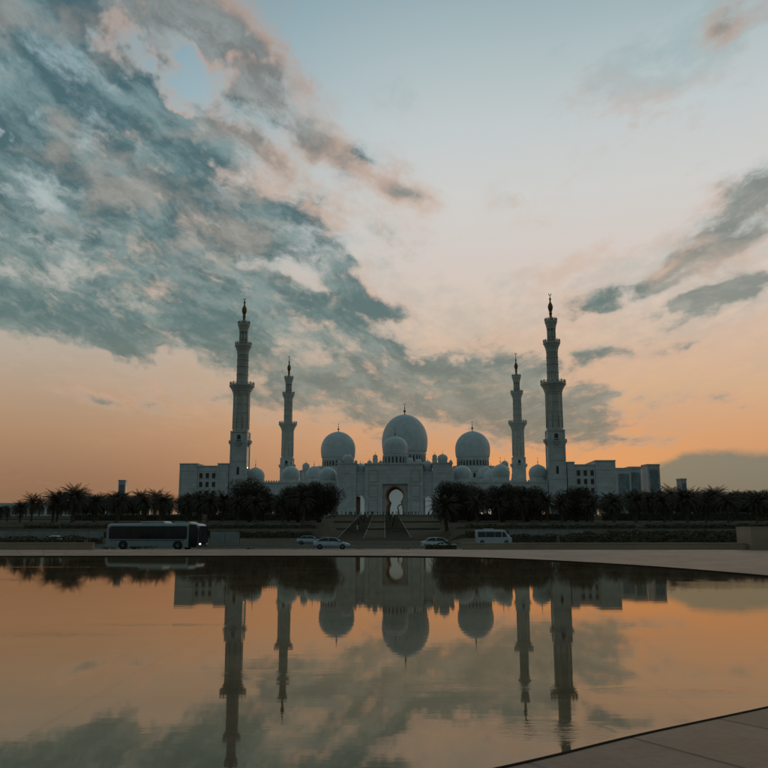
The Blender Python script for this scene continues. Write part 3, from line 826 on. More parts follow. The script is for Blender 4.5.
# ------------------------------------------------------------------ minarets
def minaret(X, Y, label, tip):
    x, y = mw(X, Y)
    r = tag(empty('minaret', (x, y, PZ), YAW), label, 'minaret', 'four tall white minarets at the courtyard corners')
    s = MB(); s.box(-4.5, 4.5, -4.5, 4.5, 0, 4); s.box(-3.8, 3.8, -3.8, 3.8, 4.01, L(48.4)); s.box(-4.15, 4.15, -4.15, 4.15, L(48.4), L(49.0))
    for sx in (-1, 1):
        for sy in (-1, 1):
            s.box(sx * 3.8 - .3, sx * 3.8 + .3, sy * 3.8 - .3, sy * 3.8 + .3, 4.02, L(48.38))
    for zb in (16.0, 25.5, 34.5, 40.5):
        s.box(-3.98, 3.98, -3.98, 3.98, L(zb), L(zb) + .3)
    s.build('square_shaft', M['marble'], r)
    o8 = MB().lathe([(4.0, L(49.0)), (4.0, L(50)), (3.95, L(50.2)), (3.95, L(66.4)), (4.2, L(66.6)), (4.2, L(67.2))], 8, smooth=False, phase=PI / 8)
    for i in range(8):
        a = PI / 8 + i * PI / 4
        o8.tube([(4.0 * math.cos(a), 4.0 * math.sin(a), L(50.2)), (3.95 * math.cos(a), 3.95 * math.sin(a), L(66.4))], .22, 6)
    for zb in (53.5, 58.0, 62.5):
        o8.lathe([(3.95, L(zb) - .01), (4.14, L(zb)), (4.14, L(zb) + .3), (3.95, L(zb) + .41)], 8, smooth=False, phase=PI / 8)
    o8.build('octagonal_shaft', M['tan_marble'], r)
    def balcony(z0, z1, r0, r1, n, rail=True):
        P = []
        st_ = 5
        for i in range(st_):
            u = i / (st_ - 1)
            rr_ = r0 + (r1 - r0) * (u ** 1.5)
            P += [(rr_, z0 + (z1 - z0) * i / st_), (rr_ + (r1 - r0) * .08, z0 + (z1 - z0) * (i + .7) / st_)]
        P += [(r1, z1), (r1, z1 + .25), (r0 * .8, z1 + .26)]
        b_ = MB().lathe(P, n, smooth=False, phase=PI / n).build('balcony', M['tan_marble'], r)
        if rail:
            q = MB()
            hgt = 1.0
            for i in range(n):
                a0, a1 = PI / n + 2 * PI * i / n, PI / n + 2 * PI * (i + 1) / n
                p0 = Vector((r1 * .96 * math.cos(a0), r1 * .96 * math.sin(a0), 0)); p1 = Vector((r1 * .96 * math.cos(a1), r1 * .96 * math.sin(a1), 0))
                q.tube([p0 + Vector((0, 0, z1 + .2)), p0 + Vector((0, 0, z1 + 1.3)), p0 + Vector((0, 0, z1 + 1.7))], [.26, .26, .05], 6)
                q.tube([p0 + Vector((0, 0, z1 + hgt)), p1 + Vector((0, 0, z1 + hgt))], .12, 5)
                for k in range(1, 4):
                    c = p0.lerp(p1, k / 4)
                    q.tube([c + Vector((0, 0, z1 + .2)), c + Vector((0, 0, z1 + hgt))], .09, 5)
            q.build('railing', M['tan_marble'], b_)
    balcony(L(67.2), L(72.0), 4.2, 6.1, 16)
    sh = MB().lathe([(2.95, L(72.0)), (2.9, L(73.2)), (2.75, L(73.5)), (2.7, L(87.2)), (2.9, L(87.4)), (2.9, L(88))], 24)
    for i in range(16):
        a = 2 * PI * i / 16
        sh.tube([(2.72 * math.cos(a), 2.72 * math.sin(a), L(73.6)), (2.68 * math.cos(a), 2.68 * math.sin(a), L(87.2))], .14, 5)
    for zb in (77.2, 81.2, 84.6):
        sh.lathe([(2.7, L(zb) - .01), (2.98, L(zb)), (2.98, L(zb) + .3), (2.7, L(zb) + .31)], 24)
    sh.build('round_shaft', M['tan_marble'], r)
    balcony(L(88), L(92.2), 2.9, 4.1, 16)
    ln = MB().lathe([(1.35, L(92.2)), (1.3, L(99.2))], 16)
    for i in range(8):
        a = 2 * PI * (i + .5) / 8
        ln.tube([(1.85 * math.cos(a), 1.85 * math.sin(a), L(92.3)), (1.85 * math.cos(a), 1.85 * math.sin(a), L(99))], .32, 8)
    ln.build('lantern', M['tan_marble'], r)
    balcony(L(98.9), L(103.0), 2.2, 3.0, 16)
    f = MB()
    f.lathe([(1.2, L(103.1)), (.75, L(104.2)), (.6, L(106.2)), (.85, L(107.0)), (.6, L(107.6)), (1.05, L(109.0)), (1.3, L(110.3)), (1.0, L(111.5)), (.45, L(112.6)), (.3, L(113.6)), (.6, L(114.3)), (.25, L(115.0)), (.12, L(tip - 1.4))], 16)
    zc = L(tip - .8)
    pts = [(.65 * math.sin(a), 0, zc - .65 * math.cos(a)) for a in [PI * (-0.8 + 1.6 * i / 12) for i in range(13)]]
    f.tube(pts, [max(.03, .2 * math.cos((i - 6) / 6 * 1.45)) for i in range(13)], 6)
    f.build('finial', M['gold'], r)
    # four small bracketed balconies, one on each face, with a dark doorway
    for k in range(4):
        e = MB()
        e.box(-1.5, 1.5, -5.5, -3.81, L(43.2), L(43.6)); e.box(-1.0, 1.0, -5.0, -3.81, L(42.4), L(43.19)); e.box(-.6, .6, -4.4, -3.81, L(41.6), L(42.39))
        for bx in (-1.4, -.7, 0, .7, 1.4): e.box(bx - .09, bx + .09, -5.45, -5.27, L(43.61), L(44.5))
        e.box(-1.5, 1.5, -5.48, -5.25, L(44.51), L(44.75))
        for bx in (-1.45, 1.45): e.box(bx - .08, bx + .08, -5.2, -3.81, L(43.9), L(44.7))
        bo = e.build('small_balcony', M['marble'], r, rz=k * PI / 2)
        MB().slab(arch_pts(0, L(43.62), L(46.2), .9, 8), [], -3.9, -3.81).build('doorway', M['pane'], bo)
        e2 = MB()
        e2.slab(arch_pts(0, L(28), L(31), .6, 8), [], -3.86, -3.805).build('window', M['pane'], r, rz=k * PI / 2)
minaret(-76.2, 0, 'tall minaret at the front left corner, beside the left office wing', 117.2)
minaret(76.0, 0, 'tall minaret at the front right corner, beside the right office wing', 117.8)
minaret(-76.6, 150, 'smaller looking rear minaret left of the three great domes', 119.3)
minaret(76.6, 150, 'smaller looking rear minaret right of the three great domes', 120.0)

# ------------------------------------------------------------------ office wings
def wing(sections, wx, wz, label, side):
    x, y = mw(sections[0][0], 0)
    r = tag(empty('office_wing', (x, y, PZ), YAW), label, 'office wing', 'white office wings beside the front minarets')
    X0 = sections[0][0]
    w = MB()
    for a, b2, zt, y0 in sections:
        w.box(a - X0, b2 - X0 - .01, y0, 24, 0, L(zt))
        for zb in (13.5, 21.4, 29.9):
            w.box(a - X0 + .05, b2 - X0 - .06, y0 - .14, y0 - .005, L(zb), L(zb) + .35)
        for xb in (a - X0 + .05, b2 - X0 - .75):
            w.box(xb, xb + .7, y0 - .22, y0 - .142, 0, L(zt) - .5)
    w.build('wall', M['marble'], r)
    p = MB()
    for a, b2, zt, y0 in sections:
        p.box(a - X0 - (.15), b2 - X0 + .14, y0 - .25, 24.2, L(zt) + .003 * (a % 7), L(zt) + .55)
    p.build('parapet', M['marble'], r)
    y0 = sections[1][3]
    for x_ in wx:
        for z in wz:
            c = x_ - X0; zz_ = L(z)
            f = MB().ribbon([(c - 1.0, zz_ - 1.45), (c + 1.0, zz_ - 1.45), (c + 1.0, zz_ + 1.45), (c - 1.0, zz_ + 1.45)], [(c - .8, zz_ - 1.25), (c + .8, zz_ - 1.25), (c + .8, zz_ + 1.25), (c - .8, zz_ + 1.25)], y0 - .18, y0 - .01).build('window', M['marble'], r)
            MB().box(c - .8, c + .8, y0 - .06, y0 - .012, zz_ - 1.25, zz_ + 1.25).build('window_pane', M['pane'], f)
wing([(-104.7, -96.0, 33.0, -3.0), (-96.0, -86.2, 31.9, -2.4), (-86.2, -80.8, 33.0, -3.0)], (-94.3, -91.2, -88.1), (27.6, 23.4, 19.2, 15.0), 'white marble office wing with small dark windows, left of the front left minaret', -1)
wing([(80.7, 84.2, 33.2, -3.0), (84.2, 94.0, 32.0, -2.4), (94.0, 103.4, 33.9, -3.0)], (86.0, 89.2, 92.4), (28.4, 24.4, 20.4, 16.0), 'white marble office wing with small dark windows, right of the front right minaret', 1)

# low colonnades along the podium edge, lamps burning in a few bays
def colonnade(x0, x1, lit, label):
    x, y = mw(x0, -9)
    r = tag(empty('colonnade', (x, y, PZ), YAW), label, 'colonnade', 'low colonnades on the podium edge')
    n = round((x1 - x0) / 4.2); s = (x1 - x0) / n
    outl = [(0, 0)]
    cs = []
    for i in range(n):
        c = (i + .5) * s; cs.append(c)
        outl += arch_pts(c, 0, 2.6, s * .36, 8)[::-1]
    outl += [(n * s, 0), (n * s, 5.6), (0, 5.6)]
    w = MB().slab(outl, [], 0, .7); w.box(0, n * s, .71, 5, 4.9, 5.55)
    w.build('arches', M['marble'], r)
    MB().box(0.01, n * s - .01, 5.0, 5.3, 0, 5.5).build('back_wall', M['inlay_pale'], r)
    for c in cs:
        for (lx, mt) in lit:
            if abs(c + x0 - lx) < s * .5:
                MB().slab(arch_pts(c, 0.02, 2.3, s * .16, 8), [], 4.6, 4.9).build('glow_panel', M[mt], r)
colonnade(-196, -107, [(-121, 'glow_white'), (-117, 'glow_warm'), (-112, 'glow_warm'), (-139, 'glow_blue'), (-166, 'glow_blue')], 'long low white colonnade behind the palms left of the mosque')
colonnade(106, 196, [(113, 'glow_warm'), (117, 'glow_white'), (142, 'glow_white'), (157, 'glow_warm')], 'long low white colonnade behind the palms right of the mosque')
colonnade(-100, -31, [(-96, 'glow_blue'), (-83, 'glow_warm'), (-58, 'glow_warm'), (-50, 'glow_warm')], 'low white colonnade under the arcade domes left of the gate')
colonnade(29, 100, [(39, 'glow_white'), (45, 'glow_white'), (68, 'glow_warm'), (64, 'glow_warm'), (74, 'glow_blue'), (93, 'glow_warm')], 'low white colonnade under the arcade domes right of the gate')

# ------------------------------------------------------------------ far buildings
def tower(x, y, w, d, z0, z1, label, rz=0, glass=True, core=True, rows=6, name='tower_block'):
    r = tag(empty(name, (x, y, z0), rz), label, 'building')
    H = z1 - z0
    MB().box(-w / 2, w / 2, -d / 2, d / 2, 0, H).build('wall', M['concrete'], r)
    if glass: MB().box(-w * .34, w * .36, -d / 2 - .25, -d / 2 - .01, H * .05, H * .93).build('glass_front', M['glass_wall'], r)
    MB().box(w / 2 + .01, w / 2 + .2, -d * .3, d * .3, H * .05, H * .9).build('glass_front', M['glass_wall'], r)
    p = MB(); p.box(-w / 2 - .3, w / 2 + .3, -d / 2 - .3, d / 2 + .3, H + .01, H + 1.2)
    if core: p.box(-w * .2, w * .15, -d * .2, d * .2, H + 1.21, H + 3.4)
    p.build('roof', M['concrete'], r)
tower(224.2, 700, 10.6, 12, 4, 55.0, 'slim grey tower block standing right of the office wing', .12, core=False)
tower(136.2, 480, 8.6, 12, 4, 35.6, 'grey glass office block low behind the palms, half hidden by the right office wing', .0, core=False)
tower(144.3, 484, 7.0, 12, 4, 36.6, 'narrow glass block attached right of the low grey office block', .0, core=False)
tower(249.6, 700, 5, 7, 4, 43.2, 'small far tower poking above the palms right of the slim grey tower', .2, core=False)
tower(-219.2, 700, 5.6, 6, 4, 42.0, 'small far tower poking above the palms left of the mosque', .1, core=False)

# ------------------------------------------------------------------ walls and hedges round the plaza
def wall(x0, x1, y, z0, z1, label, th=.45, mt='stone_wall', group=None, cap=True, name='stone_wall', cat='wall'):
    o = empty(name, ((x0 + x1) / 2, y, z0))
    h_ = (x1 - x0) / 2
    MB().box(-h_, h_, -th / 2, th / 2, 0, z1 - z0 - (.09 if cap else 0)).build('wall', M[mt], o)
    if cap: MB().box(-h_ - .03, h_ + .03, -th / 2 - .04, th / 2 + .04, z1 - z0 - .087, z1 - z0).build('coping', M[mt], o)
    return tag(o, label, cat, group)
wall(-70, -25.7, 74.8, -.6, .63, 'low grey stone wall at the far left edge of the plaza')
wall(6.9, 31.9, 74.8, -.6, .61, 'low grey stone wall at the far right edge of the plaza')
wall(32.1, 46, 75.3, -.6, 2.02, 'tall pale stone block ending the low wall at the far right', th=3.0, name='stone_block', cat='stone block')

rnd = random.Random(7)
def leafy(mb, n, fn, size, rr):
    """n small leaf clumps where fn() puts them"""
    for _ in range(n):
        c, s = fn(), size * rr.uniform(.6, 1.4)
        d = Vector((rr.gauss(0, 1), rr.gauss(0, 1), rr.gauss(0, 1))).normalized()
        a = d.orthogonal().normalized(); b2 = d.cross(a)
        q = rr.uniform(.35, .8)
        mb.face([c + a * s, c + b2 * s * q, c - a * s, c - b2 * s * q])
def hedge(x0, x1, y, z0, z1, th, label, dens=26, size=.13, group='clipped hedges along the road and terraces'):
    rr = random.Random(int(x0 * 7 + y))
    o = empty('hedge', ((x0 + x1) / 2, y, z0)); w = (x1 - x0) / 2; H = z1 - z0
    mb = MB(); mb.box(-w + .12, w - .12, -th / 2 + .12, th / 2 - .12, 0, H - .12)
    def fn():
        k = rr.random()
        x = rr.uniform(-w, w)
        top = H + .12 * math.sin(x * 1.3) + .07 * math.sin(x * 3.1 + 1) + rr.gauss(0, .04)
        if k < .5: return Vector((x, rr.uniform(-th / 2, th / 2), top))
        return Vector((x, -th / 2 + rr.gauss(0, .05), rr.uniform(0, top)))
    leafy(mb, int((x1 - x0) * (H + th) * dens), fn, size, rr)
    mb.build('foliage', M['hedge'], o)
    return tag(o, label, 'hedge', group)
hedge(-45, -29.5, 84, -.6, .95, 1.5, 'dark hedge behind the low wall at the far left of the plaza')
hedge(17.2, 40, 84, -.6, 1.30, 1.8, 'dark hedge behind the low wall at the far right of the plaza')
hedge(3.6, 6.6, 76, -.6, .52, 1.0, 'short dark hedge at the left end of the right plaza wall', 60, .08)
hedge(-25.4, -20.5, 76.5, -.6, .12, 1.0, 'short low hedge below the coach, at the right end of the left plaza wall', 60, .08)
hedge(-20.3, 3.4, 77.0, -.6, -.14, .8, 'very low dark hedge between the two plaza walls', 40, .08)

# terraces: retaining walls with hedges in front
GW = 'stone retaining walls of the terraced lawns'
for sx, side, X0 in ((-1, 'left', 13.0), (1, 'right', 14.2)):
    for y, z0, z1, xe, nm, off in ((178.0, -.4, 2.05, 130, 'lowest', 0), (189.0, 1.4, 3.35, 130, 'middle', .5), (242.0, 3.4, 5.75, 150, 'topmost', 4.5)):
        a, b2 = sorted((sx * (X0 + off), sx * xe))
        wall(a, b2, y, z0, z1, nm + ' stone retaining wall of the terraces ' + side + ' of the central steps', .4, 'retaining', GW, name='retaining_wall')
for i, (x0, x1, y, z0, z1, lb) in enumerate([
    (22, 44, 149, -.75, .85, 'dark hedge in front of the right hoarding'),
    (-70, -49, 147.9, -.75, .35, 'low dark hedge in front of the left hoarding'),
    (-66, -40, 176.6, -.2, 1.25, 'dark hedge along the lowest terrace wall at the far left'),
    (-38, -15, 176.6, -.2, 1.3, 'dark hedge along the lowest terrace wall left of the steps'),
    (17, 44, 176.6, -.2, 1.35, 'dark hedge along the lowest terrace wall right of the steps'),
    (47, 95, 176.6, -.2, 1.45, 'dark hedge along the lowest terrace wall at the far right'),
    (-80, -44, 187.4, 1.7, 2.85, 'dark hedge along the middle terrace wall at the far left'),
    (-42, -15, 187.4, 1.7, 2.9, 'dark hedge along the middle terrace wall left of the steps'),
    (18, 56, 187.4, 1.7, 2.85, 'dark hedge along the middle terrace wall right of the steps'),
    (58, 100, 187.4, 1.7, 2.95, 'dark hedge along the middle terrace wall at the far right'),
    (-86, -50, 232, 4.2, 5.9, 'long dark hedge under the palms at the far left'),
    (-49, -17, 232, 4.2, 6.2, 'long dark hedge under the palms left of the steps'),
    (18, 58, 232, 4.2, 6.2, 'long dark hedge under the palms right of the steps'),
    (60, 112, 232, 4.2, 6.3, 'long dark hedge under the palms at the far right')]):
    hedge(x0, x1, y, z0, z1, 1.3, lb, 14, .2)

# white hoarding panels beyond the second road
for x0, x1, z1, lb in ((-69.5, -50.5, 1.55, 'white hoarding beyond the far road at the left edge'), (-31.3, -26.0, 1.45, 'short white hoarding right of the coach'),
                       (22.5, 36.0, 1.75, 'white hoarding right of the white minibus')):
    o = empty('hoarding', ((x0 + x1) / 2, 152, -.75)); w = (x1 - x0) / 2
    n = max(2, round(2 * w / 2.6)); s = 2 * w / n
    for k in range(n):
        MB().box(-w + k * s + .03, -w + (k + 1) * s - .03, -.04, .04, .15, z1 + .75 - .03 * (k % 3)).build('panel', M['white_panel'], o)
    for k in range(n + 1):
        MB().box(-w + k * s - .05, -w + k * s + .05, .05, .13, 0, z1 + .8).build('post', M['steel'], o)
    tag(o, lb, 'hoarding', 'white hoardings')

# two flights of steps up the central lawn, stone kerbs at their sides
M['step'] = simple('step_stone', (0.135, 0.110, 0.078), 0.85, var=.35, scale=.8)
M['kerb_pale'] = simple('kerb_pale_stone', (0.12, 0.098, 0.068), 0.8)
for cx, w, lb in ((-7.6, 2.8, 'left flight of stone steps climbing the central lawn'), (3.2, 2.8, 'right flight of stone steps climbing the central lawn')):
    o = empty('stone_steps', (cx, 190, -.3))
    st = MB(); n = 62
    y0, y1, z0, z1 = 0, 176, .05, 8.35
    for i in range(n):
        ya, yb = y0 + (y1 - y0) * i / n, y0 + (y1 - y0) * (i + 1) / n
        zt = z0 + (z1 - z0) * (i + 1) / n
        st.box(-w, w, ya, yb - .01, zt - .6, zt)
    st.build('treads', M['step'], o)
    for sx in (-1, 1):
        k = MB()
        for i in range(16):
            ya, yb = y1 * i / 16, y1 * (i + 1) / 16 - .01
            za, zb = z0 + (z1 - z0) * i / 16, z0 + (z1 - z0) * (i + 1) / 16
            X0, X1 = sorted((sx * (w + .02), sx * (w + .32)))
            v = [(X0, ya, za - .4), (X1, ya, za - .4), (X1, yb, zb - .4), (X0, yb, zb - .4), (X0, ya, za + .18), (X1, ya, za + .18), (X1, yb, zb + .18), (X0, yb, zb + .18)]
            V = [k.b.verts.new(p) for p in v]
            for q in ((0, 1, 2, 3), (4, 5, 6, 7), (0, 1, 5, 4), (1, 2, 6, 5), (2, 3, 7, 6), (3, 0, 4, 7)): k.b.faces.new([V[i_] for i_ in q])
        k.build('kerb', M['kerb_pale'], o)
    tag(o, lb, 'steps')
wall(-12.0, 13.4, 187.2, -.8, .12, 'low stone wall at the foot of the central lawn', .4, 'retaining')
for y, za, nm in ((236, 1.86, 'lower'), (290, 4.42, 'upper')):
    w_ = 12 + (y - 200) * .073
    wall(-w_ + 1.3, w_ + 1.0, y, za - .6, za + .42, nm + ' low stone band crossing the central lawn', .5, 'kerb_pale', name='stone_band')

# ------------------------------------------------------------------ palms and broadleaf trees
def make_palm(seed):
    rr = random.Random(seed)
    lean = rr.uniform(-.35, .35)
    tr = MB()
    pts = []; rads = []
    Ht = 5.6
    for i in range(15):
        u = i / 14
        pts.append((lean * u * u, .2 * lean * u, Ht * u)); rads.append((.36 - .12 * u + (.16 if i == 0 else 0)) * (1.08 if i % 2 else .95))
    tr.tube(pts, rads, 9, smooth=False)
    # old leaf bases
    for i in range(26):
        a = i * 2.4; z = 3.9 + i * .065
        p = Vector((lean * (z / Ht) ** 2, 0, z)); d = Vector((math.cos(a), math.sin(a), .9)).normalized()
        tr.tube([p + d * .1, p + d * .62], [.09, .05], 4)
    cr = MB()
    top = Vector((lean, .2 * lean, Ht))
    nf = rr.choice((50, 60, 66, 72))
    for k in range(nf):
        u = k / (nf - 1)
        a = k * 2.39996 + rr.uniform(-.2, .2)
        rise = 1.35 - 1.95 * u + rr.uniform(-.12, .12)      # start angle above the level
        Ln = rr.uniform(4.0, 5.0) * (1 - .12 * abs(u - .5))
        P = []; p = top.copy(); ang = rise
        n = 9
        for i in range(n + 1):
            P.append(p.copy())
            p = p + Vector((math.cos(a) * math.cos(ang), math.sin(a) * math.cos(ang), math.sin(ang))) * (Ln / n)
            ang -= (.115 + .10 * u) * (1.0 if ang > -1.3 else 0)
        cr.tube(P, [.05 * (1 - .85 * i / n) + .006 for i in range(n + 1)], 3)
        side = Vector((-math.sin(a), math.cos(a), 0))
        nl = 19
        for i in range(nl):
            v = .14 + .86 * i / (nl - 1); q = v * n; i0 = min(n - 1, int(q)); c = P[i0].lerp(P[i0 + 1], q - i0)
            d = (P[i0 + 1] - P[i0]).normalized(); up = side.cross(d)
            ll = .74 * math.sin(PI * min(1, v * .82 + .16)) + .12
            for s in (-1, 1):
                e = (side * s * .82 + d * .55 + up * (.28 + rr.uniform(-.1, .1)) + Vector((0, 0, -.10))).normalized() * ll * rr.uniform(.8, 1.15)
                wv = d * .055
                cr.face([c - wv, c + wv, c + e * .6 + wv * .8, c + e, c + e * .6 - wv * .8])
    r = empty('date_palm')
    tr.build('trunk', M['bark'], r); cr.build('crown', M['frond'], r)
    return r
def make_tree(seed, R=4.3, H=9.0):
    rr = random.Random(seed)
    r = empty('broadleaf_tree')
    tr = MB()
    tr.tube([(0, 0, 0), (.05, .05, 1.2), (.1, -.05, 2.6), (.0, .1, 4.4)], [.42, .3, .26, .18], 9)
    lobes = []
    for k in range(22):
        a = k * 2.4 + rr.uniform(-.3, .3); u = rr.uniform(0, 1)
        rad_ = R * math.sqrt(rr.uniform(.05, .62)); z = 2.1 + (H - 3.6) * (k + .5) / 22
        taper = math.sin(PI * min(.97, (z - 1.2) / (H - .6))) ** .5
        c = Vector((rad_ * math.cos(a) * taper, rad_ * math.sin(a) * taper, z))
        lobes.append((c, rr.uniform(1.4, 2.2)))
        tr.tube([(0.05, 0, 2.2 + rr.uniform(0, 1.6)), tuple(c * .5 + Vector((0, 0, 1.6))), tuple(c)], [.13, .08, .03], 5)
    cr = MB()
    def fn():
        c, q = rr.choice(lobes)
        d = Vector((rr.gauss(0, 1), rr.gauss(0, 1), rr.gauss(0, .85))).normalized()
        return c + d * q * (rr.random() ** .33) * rr.uniform(.88, 1.02)
    leafy(cr, 18000, fn, .12, rr)
    tr.build('trunk', M['bark'], r); cr.build('crown', M['leaf'], r)
    return r
palms = [make_palm(s) for s in (3, 14, 25, 36, 47, 58)]
trees = [make_tree(s, *q) for s, q in ((5, (3.8, 9.0)), (8, (4.3, 9.0)), (13, (3.4, 9.0)))]
NOMP, NOMT = 9.3, 8.3
used = set()
def plant(kind, px_, D, ytop, label, group, zsc=1.0):
    """a tree at a spot given as bearing and distance, as tall as it stands against the sky"""
    src = palms if kind == 'palm' else trees
    i = rnd.randrange(len(src))
    x = (px_ - 384) / 830 * D
    e = math.atan((384 - ytop) / 830) + rad(10)
    gz = ground_z(x, D)
    Ht = 1.7 + D * math.tan(e) - gz
    base_ = src[i]
    if i not in used and kind == 'palm' or (kind != 'palm' and (i + 10) not in used):
        o = base_; used.add(i if kind == 'palm' else i + 10)
    else:
        o = copy_tree(base_)
    s = Ht / (NOMP if kind == 'palm' else NOMT)
    o.location = (x, D, gz - .05); o.rotation_euler = (0, 0, rnd.uniform(0, 6.28)); w = s * rnd.uniform(.82, 1.15) if kind == 'palm' else s * rnd.uniform(1.05, 1.25)
    o.scale = (w, w, s)
    if kind == 'palm': o.rotation_euler = (rnd.gauss(0, .035), rnd.gauss(0, .035), o.rotation_euler[2])
    return tag(o, label, 'palm tree' if kind == 'palm' else 'tree', group)
TOPL = [(-30, 502), (0, 503), (14, 501), (22, 497), (34, 496), (38, 490), (58, 488), (64, 485), (82, 483), (90, 489), (110, 490), (130, 489), (150, 488), (200, 489), (240, 490), (262, 488), (285, 488), (338, 489)]
TOPR = [(430, 490), (470, 487), (550, 487), (590, 490), (612, 489), (622, 485), (640, 488), (660, 487), (676, 482), (690, 488), (708, 483), (728, 488), (742, 484), (768, 487), (800, 485)]
GAPS = [(141, 172), (478, 498), (536, 562), (616, 628), (190, 198)]
def ingap(p): return any(a < p < b for a, b in GAPS)
k = 0
for side, T, rng_ in (('left', TOPL, (6, 322)), ('right', TOPR, (449, 800))):
    for D, step, nm, lower in ((203, 23.0, 'front', 1.5), (219, 21.0, 'middle', 0.0), (262, 19.0, 'back', 1.5)):
        p = rng_[0] + (step * .5 if nm == 'middle' else 0); i = 0
        while p < rng_[1]:
            q = p + rnd.uniform(-5, 5)
            yt = interp(q, T) + lower * rnd.uniform(0, 2.2) + rnd.choice((-2.5, -1.5, 0, 1, 2.5, 4.0)) + rnd.uniform(-.7, .7)
            if side == 'left' and q < 34: yt = interp(q, T) + rnd.uniform(0, 3)
            plant('palm', q, D + rnd.uniform(-4, 4), yt, ordinal(i) + ' date palm from the left in the ' + nm + ' row ' + side + ' of the central steps', 'date palms ' + side + ' of the steps')
            i += 1; p += step
# round broadleaf trees: the clipped pairs by the steps, and the dark row behind the palms
for px_, D, yt, lb in ((299, 214, 484.5, 'round dark tree, second from the steps on the left'), (320, 212, 483.0, 'round dark tree standing beside the steps on the left'),
                       (452, 214, 482.5, 'round dark tree standing beside the steps on the right'), (468, 222, 484.5, 'round dark tree, second from the steps on the right'),
                       (251, 214, 481.0, 'round dark tree under the leftmost arcade dome'), (502, 216, 484.5, 'round dark tree right of the pair beside the steps'), (526, 220, 486, 'round dark tree below the rear right minaret'),
                       (574, 216, 487, 'round dark tree in front of the right office wing')):
    plant('tree', px_, D, yt, lb, 'round dark trees beside the steps')
for side, a, b2, T in (('left', 92, 325, TOPL), ('right', 450, 800, TOPR)):
    p = a; i = 0
    while p < b2:
        q = p + rnd.uniform(-3, 3)
        if not ingap(q):
            plant('tree', q, 278 + rnd.uniform(-6, 6), max(491, interp(q, T) + rnd.uniform(4, 8)), ordinal(i) + ' broadleaf tree from the left in the dark row behind the palms, ' + side + ' side', 'dark broadleaf trees behind the palms')
            i += 1
        p += 15.5

# ------------------------------------------------------------------ vehicles
def wheel(parent, x, y, z, r, w=.24):
    t_ = MB(); pr = [(r * .55, -w / 2), (r * .94, -w / 2), (r, -w * .35), (r, w * .35), (r * .94, w / 2), (r * .55, w / 2)]
    t_.lathe(pr, 24)
    for v in t_.b.verts: v.co = Vector((v.co.x, v.co.z, v.co.y))
    o = t_.build('wheel', M['tyre'], parent, (x, y, z))
    q = MB(); q.lathe([(r * .6, -w * .46), (r * .6, w * .46)], 20)
    for k_ in range(5):
        a = k_ * 2 * PI / 5
        q.tube([(0, 0, w * .50), (math.cos(a) * r * .55, math.sin(a) * r * .55, w * .48)], .035, 5); q.tube([(0, 0, -w * .50), (math.cos(a) * r * .55, math.sin(a) * r * .55, -w * .48)], .035, 5)
    for v in q.b.verts: v.co = Vector((v.co.x, v.co.z, v.co.y))
    q.build('rim', M['rim'], o)
    return o
def loft(mb, secs, smooth=False):
    """secs: list of closed rings (same count)"""
    R = [[mb.b.verts.new(p) for p in s] for s in secs]
    n = len(R[0])
    for a, b2 in zip(R, R[1:]):
        for i in range(n):
            f = mb.b.faces.new((a[i], a[(i + 1) % n], b2[(i + 1) % n], b2[i])); f.smooth = smooth
    mb.b.faces.new(R[0][::-1]); mb.b.faces.new(R[-1])
